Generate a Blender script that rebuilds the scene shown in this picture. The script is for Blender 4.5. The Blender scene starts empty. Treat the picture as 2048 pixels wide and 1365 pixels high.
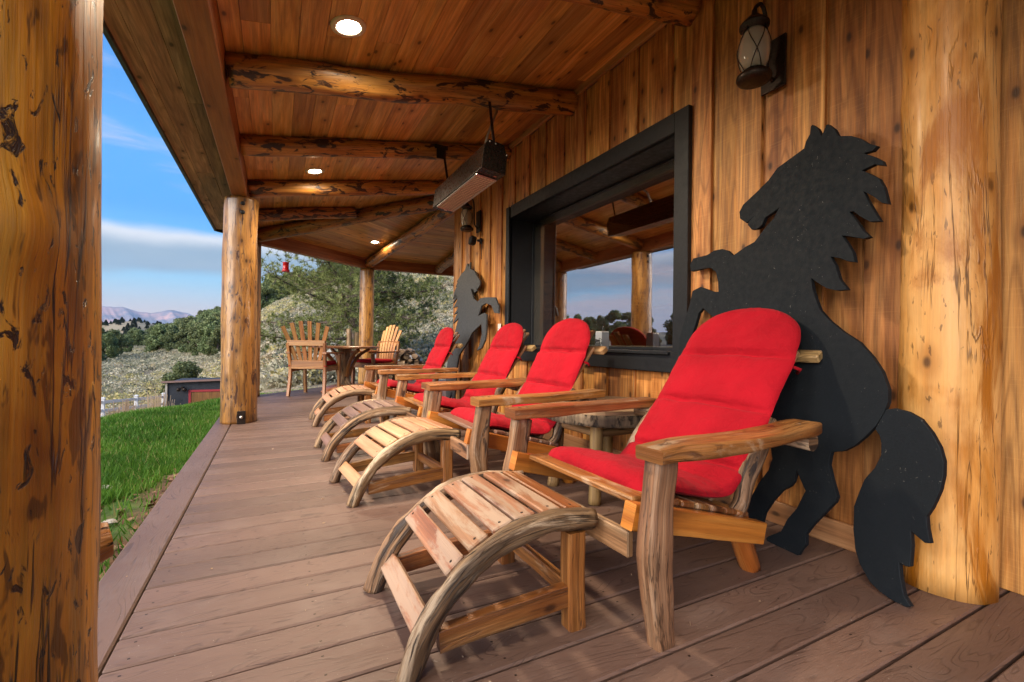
import bpy, math, random
import numpy as np
from mathutils import Vector, Matrix, noise
rad = math.radians
sc = bpy.context.scene
COL = sc.collection

# ------------------------------------------------------------------ camera
F_PX, YAW, PIT, ROL, EYE = 915.0, .477, .004, .012, .84
cam_d = bpy.data.cameras.new("camera")
cam = bpy.data.objects.new("camera", cam_d); COL.objects.link(cam)
f = Vector((math.sin(YAW)*math.cos(PIT), math.cos(YAW)*math.cos(PIT), math.sin(PIT)))
r = Vector((math.cos(YAW), -math.sin(YAW), 0)); u = r.cross(f)
r2 = math.cos(ROL)*r + math.sin(ROL)*u; u2 = -math.sin(ROL)*r + math.cos(ROL)*u
cam.matrix_world = Matrix(((r2.x, u2.x, -f.x, 0), (r2.y, u2.y, -f.y, 0), (r2.z, u2.z, -f.z, EYE), (0, 0, 0, 1)))
cam_d.sensor_width = 36; cam_d.lens = F_PX/2048*36
cam_d.clip_start = .02; cam_d.clip_end = 40000
sc.camera = cam

# ------------------------------------------------------------------ light
sc.view_settings.view_transform = 'Standard'; sc.view_settings.look = 'None'
sc.view_settings.gamma = 1; sc.view_settings.exposure = 1.84
sc.cycles.use_denoising = True
sc.cycles.max_bounces = 8; sc.cycles.diffuse_bounces = 4; sc.cycles.glossy_bounces = 4
sc.cycles.transmission_bounces = 6; sc.cycles.transparent_max_bounces = 12
sc.cycles.sample_clamp_indirect = 6; sc.cycles.caustics_reflective = False; sc.cycles.caustics_refractive = False
SUN_AZ, SUN_EL = rad(-112), rad(24)        # azimuth from +y towards +x; soft glow of the western sky
world = bpy.data.worlds.new("World"); sc.world = world; world.use_nodes = True


class G:
    """tiny node graph helper"""
    def __init__(s, nt): s.nt = nt
    def n(s, t, props=None, **ins):
        nd = s.nt.nodes.new(t)
        for k, v in (props or {}).items(): setattr(nd, k, v)
        for k, v in ins.items():
            key = int(k[1:]) if k[0] == '_' and k[1:].isdigit() else k.replace('_', ' ')
            s.put(nd.inputs[key], v)
        return nd
    def put(s, sock, v):
        if isinstance(v, bpy.types.NodeSocket): s.nt.links.new(v, sock)
        elif isinstance(v, bpy.types.Node): s.nt.links.new(v.outputs[0], sock)
        else:
            if hasattr(sock.default_value, '__len__') and len(sock.default_value) == 4 and len(v) == 3: v = (*v, 1)
            sock.default_value = v
    def m(s, op, a, b=0., c=0., clamp=False):
        return s.n('ShaderNodeMath', dict(operation=op, use_clamp=clamp), _0=a, _1=b, _2=c).outputs[0]
    def vm(s, op, a, b=(0, 0, 0)):
        return s.n('ShaderNodeVectorMath', dict(operation=op), _0=a, _1=b).outputs[0]
    def mix(s, f, a, b, bt='MIX'):
        nd = s.n('ShaderNodeMix', dict(data_type='RGBA', blend_type=bt))
        s.put(nd.inputs[0], f); s.put(nd.inputs[6], a); s.put(nd.inputs[7], b)
        return nd.outputs[2]
    def ramp(s, f, stops, interp='LINEAR'):
        nd = s.n('ShaderNodeValToRGB'); s.put(nd.inputs[0], f)
        cr = nd.color_ramp; cr.interpolation = interp
        while len(cr.elements) < len(stops): cr.elements.new(.5)
        for e, (p, c) in zip(cr.elements, stops):
            e.position = p; e.color = (c, c, c, 1) if isinstance(c, (int, float)) else (*c, 1)
        return nd.outputs[0]
    def rng(s, v, a, b, c=0., d=1., smooth=False):
        nd = s.n('ShaderNodeMapRange', dict(clamp=True, interpolation_type='SMOOTHSTEP' if smooth else 'LINEAR'))
        for i, x in enumerate((v, a, b, c, d)): s.put(nd.inputs[i], x)
        return nd.outputs[0]
    def noise(s, vec, scale=1., detail=4., rough=.55, dist=0.):
        nd = s.n('ShaderNodeTexNoise'); s.put(nd.inputs['Vector'], vec)
        nd.inputs['Scale'].default_value = scale; nd.inputs['Detail'].default_value = detail
        nd.inputs['Roughness'].default_value = rough; nd.inputs['Distortion'].default_value = dist
        return nd.outputs[0]


# world: Nishita sky with thin clouds laid over it by direction
g = G(world.node_tree); world.node_tree.nodes.clear()
tc = g.n('ShaderNodeTexCoord')
sky = g.n('ShaderNodeTexSky', dict(sky_type='NISHITA', sun_disc=False, sun_elevation=SUN_EL, sun_rotation=SUN_AZ,
                                   air_density=1.0, dust_density=.6, ozone_density=2.5))
sep = g.n('ShaderNodeSeparateXYZ', _0=tc.outputs['Generated'])
el = g.m('MULTIPLY', g.m('ARCSINE', sep.outputs[2]), 57.2958)
az = g.m('MULTIPLY', g.m('ARCTAN2', sep.outputs[0], sep.outputs[1]), 57.2958)
base = g.n('ShaderNodeMix', dict(data_type='RGBA'))
skyc = g.mix(1., sky.outputs[0], (.085, .085, .085), 'MULTIPLY')
skyc = g.mix(g.rng(el, 2., 14., .6, .9), skyc, g.ramp(g.rng(el, 0., 32.), [(0, (.42, .43, .43)), (.13, (.22, .42, .52)), (.28, (.08, .34, .60)), (.40, (.035, .245, .60)), (.6, (.06, .26, .58)), (1, (.03, .16, .48))]))
pink = g.m('MULTIPLY', g.rng(el, -2., 1.5, 0., 1.), g.rng(el, 1.5, 6.5, 1., 0., True))
skyc = g.mix(g.m('MULTIPLY', pink, .75), skyc, (.46, .33, .29))
wob = g.noise(g.n('ShaderNodeCombineXYZ', _0=g.m('MULTIPLY', az, .05), _1=g.m('MULTIPLY', el, .12)).outputs[0], 1., 3.)
ew = g.m('ADD', el, g.m('MULTIPLY', g.m('SUBTRACT', wob, .5), 4.))
cv = g.n('ShaderNodeCombineXYZ', _0=g.m('MULTIPLY', az, .035), _1=g.m('MULTIPLY', el, .22)).outputs[0]
streak = g.noise(cv, 1., 8., .62, .5)
# lenticular bank: grey body with a bright top
bank = g.m('MULTIPLY', g.rng(ew, 5.9, 7.2, 0., 1., True), g.rng(ew, 10.2, 11.3, 1., 0., True))
bank = g.m('MULTIPLY', bank, g.rng(streak, .22, .5, .75, 1.))
bcol = g.mix(g.rng(ew, 8.6, 10.6, 0., 1., True), g.mix(g.noise(cv, 3., 5.), (.13, .20, .27), (.25, .30, .33)), (.50, .50, .51))
skyc = g.mix(g.m('MULTIPLY', bank, .92), skyc, bcol)
thin = g.m('MULTIPLY', g.rng(streak, .50, .72, 0., .8, True), g.rng(el, 13., 17., 0., 1., True))
skyc = g.mix(thin, skyc, g.mix(g.rng(el, 14., 28.), (.50, .42, .42), (.50, .50, .56)))
west = g.m('MULTIPLY', g.m('MULTIPLY', g.rng(streak, .42, .60, 0., .85, True), g.rng(az, -18., -30., 0., 1., True)), g.rng(el, 2., 6., 0., 1.))
skyc = g.mix(west, skyc, g.mix(g.rng(el, 4., 22.), (.62, .40, .34), (.50, .44, .48)))
low = g.m('MULTIPLY', g.rng(streak, .54, .66, 0., .5, True), g.rng(el, 5.5, 7.5, 1., 0., True))
skyc = g.mix(low, skyc, (.42, .34, .36))
skyc = g.mix(g.rng(el, -3., -.5, 1., 0.), skyc, (.12, .12, .11))
bg = g.n('ShaderNodeBackground', Color=skyc); bg.inputs[1].default_value = .53
g.n('ShaderNodeOutputWorld', Surface=bg)

sun_d = bpy.data.lights.new("sun", 'SUN'); sun = bpy.data.objects.new("sun", sun_d); COL.objects.link(sun)
sun_d.energy = 2.2; sun_d.angle = rad(55); sun_d.color = (1, .90, .80)
sdir = Vector((math.sin(SUN_AZ)*math.cos(SUN_EL), math.cos(SUN_AZ)*math.cos(SUN_EL), math.sin(SUN_EL)))
sun.rotation_euler = sdir.to_track_quat('Z', 'Y').to_euler()


# ------------------------------------------------------------------ mesh builder
RND = random.Random(7)


def nz(x, y=0., z=0.): return noise.noise(Vector((x, y, z)))


class MB:
    def __init__(s): s.V = []; s.F = []; s.R = []; s.U = []; s.M = []; s.S = []
    def face(s, idx, uv, rnd, mi=0, sm=False):
        s.F.append(tuple(idx)); s.U += uv; s.R.append(rnd); s.M.append(mi); s.S.append(sm)
    def box(s, c, d, rot=None, ch=.003, rnd=None, mi=0, ax=None):
        """chamfered box, centre c, full sizes d"""
        if rnd is None: rnd = RND.random()
        h = [x/2 for x in d]; ch = min(ch, min(h)*.6)
        if ax is None: ax = max(range(3), key=lambda k: d[k])
        o = [k for k in range(3) if k != ax]
        c = Vector(c); base = len(s.V); loc = []
        for i in range(8):
            sg = [1 if i >> k & 1 else -1 for k in range(3)]
            for k in range(3):
                v = [sg[j]*(h[j] - (0 if j == k else ch)) for j in range(3)]
                loc.append(v); p = Vector(v)
                if rot is not None: p = rot @ p
                s.V.append(p + c)
        uvo = rnd*7.3
        def uv(ids, kk):
            oo = [j for j in o if j != kk] or o
            return [(loc[i][ax] + uvo, loc[i][oo[0]] + (h[oo[0]]*2 if kk == o[0] else 0) + uvo*1.7) for i in ids]
        def quad(ids, kk):
            P = [Vector(loc[i]) for i in ids]; nrm = (P[1]-P[0]).cross(P[2]-P[0]); ctr = sum(P, Vector())/len(P)
            if nrm.dot(ctr) < 0: ids = ids[::-1]
            s.face([base+i for i in ids], uv(ids, kk), rnd, mi)
        for k in range(3):
            a, b = [j for j in range(3) if j != k]
            for sg in (0, 1):
                ids = []
                for (x, y) in ((0, 0), (1, 0), (1, 1), (0, 1)):
                    i = (sg << k) | (x << a) | (y << b); ids.append(i*3+k)
                quad(ids, k)
            for x in (0, 1):
                for y in (0, 1):      # edge running along k
                    i0 = (x << a) | (y << b); i1 = i0 | (1 << k)
                    quad([i0*3+a, i1*3+a, i1*3+b, i0*3+b], a)
        for i in range(8): quad([i*3, i*3+1, i*3+2], 0)
        return s
    def bar(s, p0, p1, w, t, up=(0, 0, 1), ch=.003, rnd=None, mi=0):
        """board from p0 to p1; w across, t along up"""
        p0 = Vector(p0); p1 = Vector(p1); x = (p1-p0); L = x.length; x.normalize()
        z = Vector(up); z = (z - x*z.dot(x)).normalized(); y = z.cross(x)
        return s.box((p0+p1)/2, (L, w, t), Matrix((x, y, z)).transposed(), ch, rnd, mi, 0)
    def loft(s, pts, secs, up=(0, 0, 1), rnd=None, mi=0, sm=True, caps=True, vs=1.):
        if rnd is None: rnd = RND.random()
        pts = [Vector(p) for p in pts]; n = len(pts); m = len(secs[0]); base = len(s.V); z = Vector(up); L = 0; us = []
        for i, p in enumerate(pts):
            t = (pts[min(i+1, n-1)] - pts[max(i-1, 0)]).normalized()
            zz = (z - t*z.dot(t))
            zz = zz.normalized() if zz.length > 1e-5 else t.orthogonal().normalized()
            z = zz; y = zz.cross(t)
            if i: L += (p-pts[i-1]).length
            us.append(L)
            for a, b in secs[i]: s.V.append(p + y*a + zz*b)
        per = [0.]
        for j in range(m):
            a = secs[n//2][j]; b = secs[n//2][(j+1) % m]; per.append(per[-1] + math.hypot(a[0]-b[0], a[1]-b[1])*vs)
        uo = rnd*7.3
        for i in range(n-1):
            for j in range(m):
                k = (j+1) % m
                s.face((base+i*m+j, base+i*m+k, base+(i+1)*m+k, base+(i+1)*m+j)[::-1],
                       [(us[i]+uo, per[j]+uo*1.7), (us[i]+uo, per[j+1]+uo*1.7), (us[i+1]+uo, per[j+1]+uo*1.7), (us[i+1]+uo, per[j]+uo*1.7)][::-1], rnd, mi, sm)
        if caps:
            for i, rev in ((0, False), (n-1, True)):
                ids = [base+i*m+j for j in range(m)]
                uv = [(secs[i][j][0]*.35+uo, secs[i][j][1]+uo*1.7) for j in range(m)]
                if rev: ids = ids[::-1]; uv = uv[::-1]
                s.face(ids, uv, rnd, mi, False)
        return s
    def tube(s, pts, rr, seg=10, amp=.0, fr=3., sq=(1, 1), up=(0, 0, 1), sub=0, **k):
        """round limb through pts with radii rr, wobbly by amp; sub = rings per span"""
        pts = [Vector(p) for p in pts]
        if not hasattr(rr, '__len__'): rr = [rr]*len(pts)
        if sub: pts, rr = resample(pts, rr, sub)
        sd = RND.random()*50; secs = []; L = 0
        for i, p in enumerate(pts):
            if i: L += (p-pts[i-1]).length
            sec = []
            for j in range(seg):
                a = 2*math.pi*j/seg; ca, sa = math.cos(a), math.sin(a)
                q = rr[i]*(1 + amp*nz(ca*1.3+sd, sa*1.3, L*fr) + amp*.5*nz(ca*3+sd, sa*3, L*fr*3))
                sec.append((ca*q*sq[0], sa*q*sq[1]))
            secs.append(sec)
        return s.loft(pts, secs, up=up, **k)
    def plank(s, pts, ws, ts, up=(0, 0, 1), amp=.0, ch=.18, sub=0, sm=False, **k):
        """rounded-rectangle section board through pts, widths ws and thicknesses ts"""
        pts = [Vector(p) for p in pts]
        if not hasattr(ws, '__len__'): ws = [ws]*len(pts)
        if not hasattr(ts, '__len__'): ts = [ts]*len(pts)
        if sub:
            p0 = pts; pts, ws = resample(p0, ws, sub); _, ts = resample(p0, ts, sub)
        sd = RND.random()*50; secs = []; L = 0
        for i, p in enumerate(pts):
            if i: L += (p-pts[i-1]).length
            w = ws[i]/2*(1+amp*nz(sd, L*7)); t = ts[i]/2*(1+amp*nz(sd+9, L*7)); c = min(w, t)*ch*2
            o = amp*w*.6*nz(sd+20, L*9)
            sec = [(w-c, -t), (w-c*.3+o, -t+c*.3), (w+o, -t+c), (w+o, t-c), (w-c*.3+o, t-c*.3), (w-c, t),
                   (-w+c, t), (-w+c*.3+o, t-c*.3), (-w+o, t-c), (-w+o, -t+c), (-w+c*.3+o, -t+c*.3), (-w+c, -t)]
            secs.append(sec)
        return s.loft(pts, secs, up=up, sm=sm, **k)
    def prism(s, poly, M, th, rnd=None, mi=0, bev=0.):
        """2-D outline in M's x,y; extruded along M's z from 0 to th"""
        if rnd is None: rnd = RND.random()
        A = sum(poly[i][0]*poly[(i+1) % len(poly)][1]-poly[(i+1) % len(poly)][0]*poly[i][1] for i in range(len(poly)))
        if A < 0: poly = poly[::-1]
        n = len(poly); base = len(s.V); uo = rnd*7.3
        for z in (0, th):
            for x, y in poly: s.V.append(M @ Vector((x, y, z)))
        s.face([base+i for i in range(n)][::-1], [(p[0]+uo, p[1]+uo) for p in poly][::-1], rnd, mi)
        s.face([base+n+i for i in range(n)], [(p[0]+uo, p[1]+uo) for p in poly], rnd, mi)
        L = 0
        for i in range(n):
            k = (i+1) % n; d = math.dist(poly[i], poly[k])
            s.face((base+i, base+k, base+n+k, base+n+i), [(L+uo, uo), (L+d+uo, uo), (L+d+uo, th+uo), (L+uo, th+uo)], rnd, mi); L += d
        return s
    def lathe(s, prof, M=None, seg=24, rnd=None, mi=0, sm=True):
        if rnd is None: rnd = RND.random()
        M = M or Matrix(); base = len(s.V); n = len(prof)
        for (q, z) in prof:
            for j in range(seg):
                a = 2*math.pi*j/seg; s.V.append(M @ Vector((q*math.cos(a), q*math.sin(a), z)))
        for i in range(n-1):
            for j in range(seg):
                k = (j+1) % seg
                s.face((base+i*seg+j, base+i*seg+k, base+(i+1)*seg+k, base+(i+1)*seg+j),
                       [(prof[i][1], j*.02), (prof[i][1], j*.02+.02), (prof[i+1][1], j*.02+.02), (prof[i+1][1], j*.02)], rnd, mi, sm)
        for i, rev in ((0, True), (n-1, False)):
            if prof[i][0] > 1e-4:
                ids = [base+i*seg+j for j in range(seg)]
                uv = [(s.V[q].x, s.V[q].y) for q in ids]
                if rev: ids = ids[::-1]; uv = uv[::-1]
                s.face(ids, uv, rnd, mi)
        return s
    def build(s, name, mats, parent=None, loc=None):
        me = bpy.data.meshes.new(name); me.from_pydata([tuple(v) for v in s.V], [], s.F)
        if not isinstance(mats, (list, tuple)): mats = [mats]
        for m in mats: me.materials.append(m)
        uvl = me.uv_layers.new(name='UVMap'); uvl.data.foreach_set('uv', np.array(s.U, dtype=np.float32).ravel())
        at = me.attributes.new('rnd', 'FLOAT', 'FACE'); at.data.foreach_set('value', np.array(s.R, dtype=np.float32))
        me.polygons.foreach_set('material_index', np.array(s.M, dtype=np.int32))
        me.polygons.foreach_set('use_smooth', np.array(s.S, dtype=bool))
        me.update()
        o = bpy.data.objects.new(name, me); COL.objects.link(o)
        if loc is not None: o.location = loc
        if parent is not None: o.parent = parent
        return o


def resample(pts, rr, sub):
    P = []; R_ = []; n = len(pts)
    for i in range(n-1):
        p0, p1, p2, p3 = pts[max(i-1, 0)], pts[i], pts[i+1], pts[min(i+2, n-1)]
        for k in range(sub):
            t = k/sub
            P.append(.5*((2*p1)+(p2-p0)*t+(2*p0-5*p1+4*p2-p3)*t*t+(3*p1-p0-3*p2+p3)*t**3)); R_.append(rr[i]*(1-t)+rr[i+1]*t)
    P.append(pts[-1]); R_.append(rr[-1])
    return P, R_


def tag(o, label=None, cat=None, group=None, kind=None):
    if label: o['label'] = label
    if cat: o['category'] = cat
    if group: o['group'] = group
    if kind: o['kind'] = kind
    return o


def thing(name, label, cat, loc=(0, 0, 0), rz=0, group=None):
    o = bpy.data.objects.new(name, None); COL.objects.link(o); o.empty_display_size = .2
    o.location = loc; o.rotation_euler = (0, 0, rz)
    return tag(o, label, cat, group)


def copy_tree(o, parent=None):
    c = o.copy(); COL.objects.link(c); c.parent = parent
    for ch in list(o.children): copy_tree(ch, c)
    return c


def npmesh(name, V, Fq, rnd, mat, parent=None, k=4, smooth=False):
    """fast numpy mesh: V (n,3), Fq (m,k)"""
    me = bpy.data.meshes.new(name); nV, nF = len(V), len(Fq)
    me.vertices.add(nV); me.vertices.foreach_set('co', np.asarray(V, np.float32).ravel())
    me.loops.add(nF*k); me.loops.foreach_set('vertex_index', np.asarray(Fq, np.int32).ravel())
    me.polygons.add(nF); me.polygons.foreach_set('loop_start', np.arange(0, nF*k, k, dtype=np.int32))
    me.polygons.foreach_set('loop_total', np.full(nF, k, np.int32))
    me.polygons.foreach_set('use_smooth', np.full(nF, smooth, bool))
    at = me.attributes.new('rnd', 'FLOAT', 'FACE'); at.data.foreach_set('value', np.asarray(rnd, np.float32))
    for m in (mat if isinstance(mat, (list, tuple)) else [mat]): me.materials.append(m)
    me.update(calc_edges=True)
    o = bpy.data.objects.new(name, me); COL.objects.link(o)
    if parent is not None: o.parent = parent
    return o


# ------------------------------------------------------------------ materials
def mat(name):
    m = bpy.data.materials.new(name); m.use_nodes = True; nt = m.node_tree; nt.nodes.clear()
    g = G(nt); p = g.n('ShaderNodeBsdfPrincipled'); g.n('ShaderNodeOutputMaterial', Surface=p)
    return m, g, p


def plain(name, col, rough=.5, metal=0., spec=.5, bump=0., bs=60., var=.0, specks=0., **kw):
    m, g, p = mat(name)
    tcn = g.n('ShaderNodeTexCoord').outputs['Object']
    nn = g.noise(tcn, bs, 4.)
    c = g.mix(g.rng(nn, .3, .7), tuple(x*(1-var) for x in col), tuple(min(1, x*(1+var)) for x in col))
    g.put(p.inputs['Base Color'], c); p.inputs['Metallic'].default_value = metal
    g.put(p.inputs['Roughness'], g.rng(g.noise(tcn, bs*.3, 3.), .3, .7, max(.03, rough-.1), min(1, rough+.1)))
    p.inputs['Specular IOR Level'].default_value = spec
    if specks:
        sp = g.rng(g.noise(tcn, 55., 2., .5, 2.5), .735, .75)
        g.put(p.inputs['Base Color'], g.mix(g.m('MULTIPLY', sp, specks), c, (.35, .33, .29)))
    if bump: g.put(p.inputs['Normal'], g.n('ShaderNodeBump', Height=nn, Strength=bump, Distance=.002))
    for k, v in kw.items(): g.put(p.inputs[k.replace('_', ' ')], v)
    return m


def wood(name, cols, rough=.5, knots=.35, patch=None, pt=(.60, .66), ps=(1.6, 7.), wear=None, wt=(.5, .62), fib=.25, nick=.64,
         var=.35, coat=0., bump=.5, stretch=(1.1, 15.), cracks=0., rings=0., saw=0., blot=.0):
    m, g, p = mat(name)
    uv = g.n('ShaderNodeUVMap', dict(uv_map='UVMap')).outputs[0]
    rn = g.n('ShaderNodeAttribute', dict(attribute_name='rnd')).outputs['Fac']
    s = g.n('ShaderNodeSeparateXYZ', _0=uv); U_, V_ = s.outputs[0], s.outputs[1]
    zz = g.m('MULTIPLY', rn, 43.)
    def vec(a, b, o=0.): return g.n('ShaderNodeCombineXYZ', _0=g.m('MULTIPLY', U_, a), _1=g.m('MULTIPLY', V_, b), _2=g.m('ADD', zz, o)).outputs[0]
    n1 = g.noise(vec(*stretch), 1., 6., .6, .7)
    c = g.ramp(n1, [(.32, cols[0]), (.5, cols[1]), (.68, cols[2])])
    md = g.noise(vec(stretch[0]*2.2, 48., 11.), 1., 4., .65, .3)
    c = g.mix(min(1., fib*1.6), c, g.ramp(md, [(.36, .42), (.5, .85), (.62, 1.12)]), 'MULTIPLY')
    fiber = g.noise(vec(3., 190., 3.), 1., 4., .7, .2)
    c = g.mix(fib, c, g.ramp(fiber, [(.3, .25), (.7, 1.)]), 'MULTIPLY')
    hgt = fiber
    if rings:     # cathedral grain lines
        w = g.noise(vec(.5, 5.5, 6.), 1., 2., .5, .3)
        w = g.m('PINGPONG', g.m('MULTIPLY', w, 34.), 1.)
        ln = g.rng(w, .0, .55, 1., 0., True)
        c = g.mix(g.m('MULTIPLY', ln, rings), c, tuple(x*.45 for x in cols[0]))
    if saw:       # rough-sawn cross marks
        sv = g.noise(vec(240., 3., 8.), 1., 2., .5)
        c = g.mix(g.m('MULTIPLY', g.rng(sv, .55, .75), saw), c, tuple(min(1, x*1.35) for x in cols[2]))
    if blot:
        b = g.noise(vec(2.2, 3.5, 14.), 1., 4., .6, .6)
        c = g.mix(g.m('MULTIPLY', g.rng(b, .42, .62, 0., 1., True), blot), c, cols[2])
    if wear:      # bleached or bare areas
        wn = g.noise(vec(2.4, 9., 21.), 1., 7., .68, .9)
        c = g.mix(g.rng(wn, wt[0], wt[1], 0., 1., True), c, wear)
        c = g.mix(fib*.8, c, g.ramp(fiber, [(.3, .35), (.7, 1.)]), 'MULTIPLY')
    if knots:
        v = g.n('ShaderNodeTexVoronoi', dict(feature='F1', voronoi_dimensions='2D')); g.put(v.inputs['Vector'], vec(3.6, 7., 2.)); v.inputs['Scale'].default_value = 1.
        pick = g.m('GREATER_THAN', g.n('ShaderNodeSeparateColor', _0=v.outputs['Color']).outputs[0], 1-knots)
        k = g.m('MULTIPLY', g.rng(g.m('ADD', v.outputs['Distance'], g.m('MULTIPLY', fiber, .04)), .05, .13, 1., 0., True), pick)
        halo = g.m('MULTIPLY', g.rng(v.outputs['Distance'], .08, .34, .6, 0., True), pick)
        c = g.mix(halo, c, tuple(x*.7 for x in cols[0])); c = g.mix(g.m('MULTIPLY', k, .9), c, tuple(x*.16 for x in cols[0]))
    if cracks:
        cn = g.noise(vec(.7, 11., 31.), 1., 5., .6, .5)
        ck = g.rng(g.m('ABSOLUTE', g.m('SUBTRACT', cn, .5)), .0, .012, 1., 0.)
        ck = g.m('MULTIPLY', ck, g.rng(g.noise(vec(1.3, 4., 37.), 1., 3.), .47, .55))
        c = g.mix(g.m('MULTIPLY', ck, cracks), c, tuple(x*.08 for x in cols[0]))
        hgt = g.m('SUBTRACT', hgt, g.m('MULTIPLY', ck, 3.))
        # short dark nicks
        nk = g.noise(vec(14., 60., 41.), 1., 3., .55, .6)
        c = g.mix(g.m('MULTIPLY', g.rng(nk, nick, nick+.05), .75*cracks), c, tuple(x*.14 for x in cols[0]))
    if patch:
        pn = g.noise(vec(ps[0], ps[1], 55.), 1., 8., .62, .8)
        pm = g.rng(pn, pt[0], pt[1], 0., 1., True)
        c = g.mix(pm, c, g.mix(fiber, tuple(x*.4 for x in patch), patch)); hgt = g.m('ADD', hgt, g.m('MULTIPLY', pm, g.m('MULTIPLY', pn, 2.)))
    hs = g.n('ShaderNodeHueSaturation', Color=c); g.put(hs.inputs['Value'], g.rng(rn, 0., 1., 1-var, 1+var*.8))
    g.put(hs.inputs['Hue'], g.rng(g.m('FRACT', g.m('MULTIPLY', rn, 7.7)), 0., 1., .492, .508))
    g.put(p.inputs['Base Color'], hs.outputs[0])
    g.put(p.inputs['Roughness'], g.rng(fiber, .3, .7, max(.05, rough-.12), min(1., rough+.12)))
    g.put(p.inputs['Normal'], g.n('ShaderNodeBump', Height=hgt, Strength=bump, Distance=.003))
    if coat: p.inputs['Coat Weight'].default_value = coat; p.inputs['Coat Roughness'].default_value = .22
    return m


M = {}
M['ceil'] = wood('cedar_ceiling', [(.52, .235, .052), (.74, .395, .115), (.83, .54, .21)], .42, .35, fib=.35, var=.34, coat=.1)
M['ceil_grey'] = wood('weathered_soffit', [(.30, .165, .085), (.50, .305, .17), (.64, .43, .26)], .6, .5, fib=.4, var=.25, rings=.25)
M['wall'] = wood('cedar_siding', [(.34, .115, .018), (.62, .26, .062), (.80, .41, .125)], .55, .6, fib=.4, var=.26, rings=.45, saw=.12, bump=.5)
M['trimw'] = wood('cedar_trim', [(.30, .13, .05), (.44, .21, .09), (.52, .28, .13)], .55, .4, var=.15)
M['log'] = wood('varnished_log', [(.19, .070, .012), (.42, .185, .034), (.62, .33, .10)], .42, .75, patch=(.10, .034, .012), pt=(.56, .62), ps=(6., 24.), fib=.45, var=.1, coat=.5, stretch=(1.2, 12.), cracks=.9, blot=.2)
M['log_near'] = wood('dark_stained_log', [(.24, .070, .005), (.58, .235, .016), (.84, .44, .055)], .42, .2, patch=(.035, .012, .005), pt=(.60, .64), ps=(30., 62.), fib=.5, var=.05, coat=.15, stretch=(1.8, 16.), cracks=1., blot=.25, nick=.575, bump=.9)
M['log_pale'] = wood('golden_peeled_log', [(.54, .205, .022), (.72, .34, .078), (.80, .46, .16)], .45, .3, patch=(.54, .185, .010), pt=(.50, .62), ps=(1.1, 4.5), fib=.25, var=.05, coat=.12, stretch=(1.8, 9.), cracks=.9, blot=.5, nick=.63, bump=.5)
M['log_beam'] = wood('rafter_log', [(.34, .11, .018), (.60, .25, .05), (.76, .40, .11)], .36, .3, patch=(.05, .018, .009), pt=(.53, .58), ps=(5.5, 14.), fib=.4, var=.15, coat=.3, stretch=(1.2, 12.), cracks=.9)
M['header'] = wood('sawn_beam', [(.30, .10, .025), (.42, .16, .045), (.50, .22, .07)], .5, .25, fib=.25, var=.08)
M['teak'] = wood('orange_teak', [(.25, .075, .014), (.43, .165, .040), (.58, .29, .10)], .42, .25, patch=(.16, .06, .02), pt=(.56, .68), ps=(4., 20.), fib=.45, var=.22, coat=.2, wear=(.50, .33, .20), wt=(.57, .68), cracks=.5)
M['teak_pale'] = wood('pale_teak_slats', [(.42, .19, .085), (.54, .28, .145), (.62, .38, .22)], .45, .1, fib=.22, var=.14, coat=.15)
M['teak_worn'] = wood('worn_teak_slats', [(.24, .08, .032), (.37, .155, .07), (.46, .24, .125)], .5, .12, fib=.3, var=.12, wear=(.40, .275, .185), wt=(.45, .56), coat=.1)
M['teak_brown'] = wood('brown_teak_slats', [(.14, .07, .045), (.22, .12, .08), (.30, .18, .13)], .42, .1, fib=.25, var=.15, coat=.2)
M['bark'] = wood('weathered_branch', [(.12, .06, .026), (.36, .20, .095), (.56, .37, .21)], .6, .15, patch=(.05, .03, .018), pt=(.55, .62), ps=(4., 26.), fib=.6, var=.15, wear=(.58, .43, .29), wt=(.54, .68), bump=.8, cracks=.9, stretch=(1.5, 26.))
M['leg'] = wood('worn_leg_wood', [(.16, .075, .034), (.36, .19, .09), (.52, .33, .18)], .5, .2, patch=(.07, .04, .025), pt=(.58, .66), ps=(3., 14.), fib=.45, var=.12, wear=(.42, .30, .20), wt=(.56, .68), cracks=.7, coat=.1)
M['rail'] = wood('varnished_rail', [(.34, .095, .012), (.54, .18, .026), (.64, .26, .05)], .35, .2, fib=.25, var=.15, coat=.4)
M['dine'] = wood('dining_teak', [(.17, .062, .016), (.32, .13, .035), (.46, .22, .07)], .42, .15, fib=.3, var=.25, coat=.2)
M['dine_light'] = wood('pale_fan_slats', [(.48, .22, .07), (.62, .32, .11), (.72, .42, .17)], .42, .1, fib=.2, var=.12, coat=.2)
M['stump'] = wood('grey_stump_bark', [(.09, .06, .038), (.20, .14, .085), (.33, .24, .15)], .8, .1, patch=(.04, .025, .015), pt=(.5, .6), ps=(14., 30.), fib=.5, bump=1., var=.1)
M['peeled'] = wood('peeled_stick', [(.22, .12, .045), (.36, .22, .09), (.48, .32, .15)], .5, .3, fib=.3, var=.15, cracks=.8)
M['endgrain'] = wood('grey_table_top', [(.28, .17, .08), (.42, .27, .14), (.52, .36, .20)], .6, 0, fib=.2, var=.08, rings=.3, stretch=(3., 6.))
M['fire'] = wood('split_firewood', [(.16, .10, .06), (.36, .24, .14), (.56, .40, .24)], .8, .1, patch=(.05, .035, .025), pt=(.52, .6), ps=(4., 14.), fib=.5, var=.35)
M['casing'] = plain('cream_casing', (.80, .68, .46), .5)
M['black'] = plain('black_paint', (.010, .0115, .014), .5, spec=.3, bump=.25, bs=90., var=.25)
M['horse'] = plain('black_slate_paint', (.0055, .0085, .012), .7, spec=.22, bump=.35, bs=140., var=.08, specks=.35)
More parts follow.
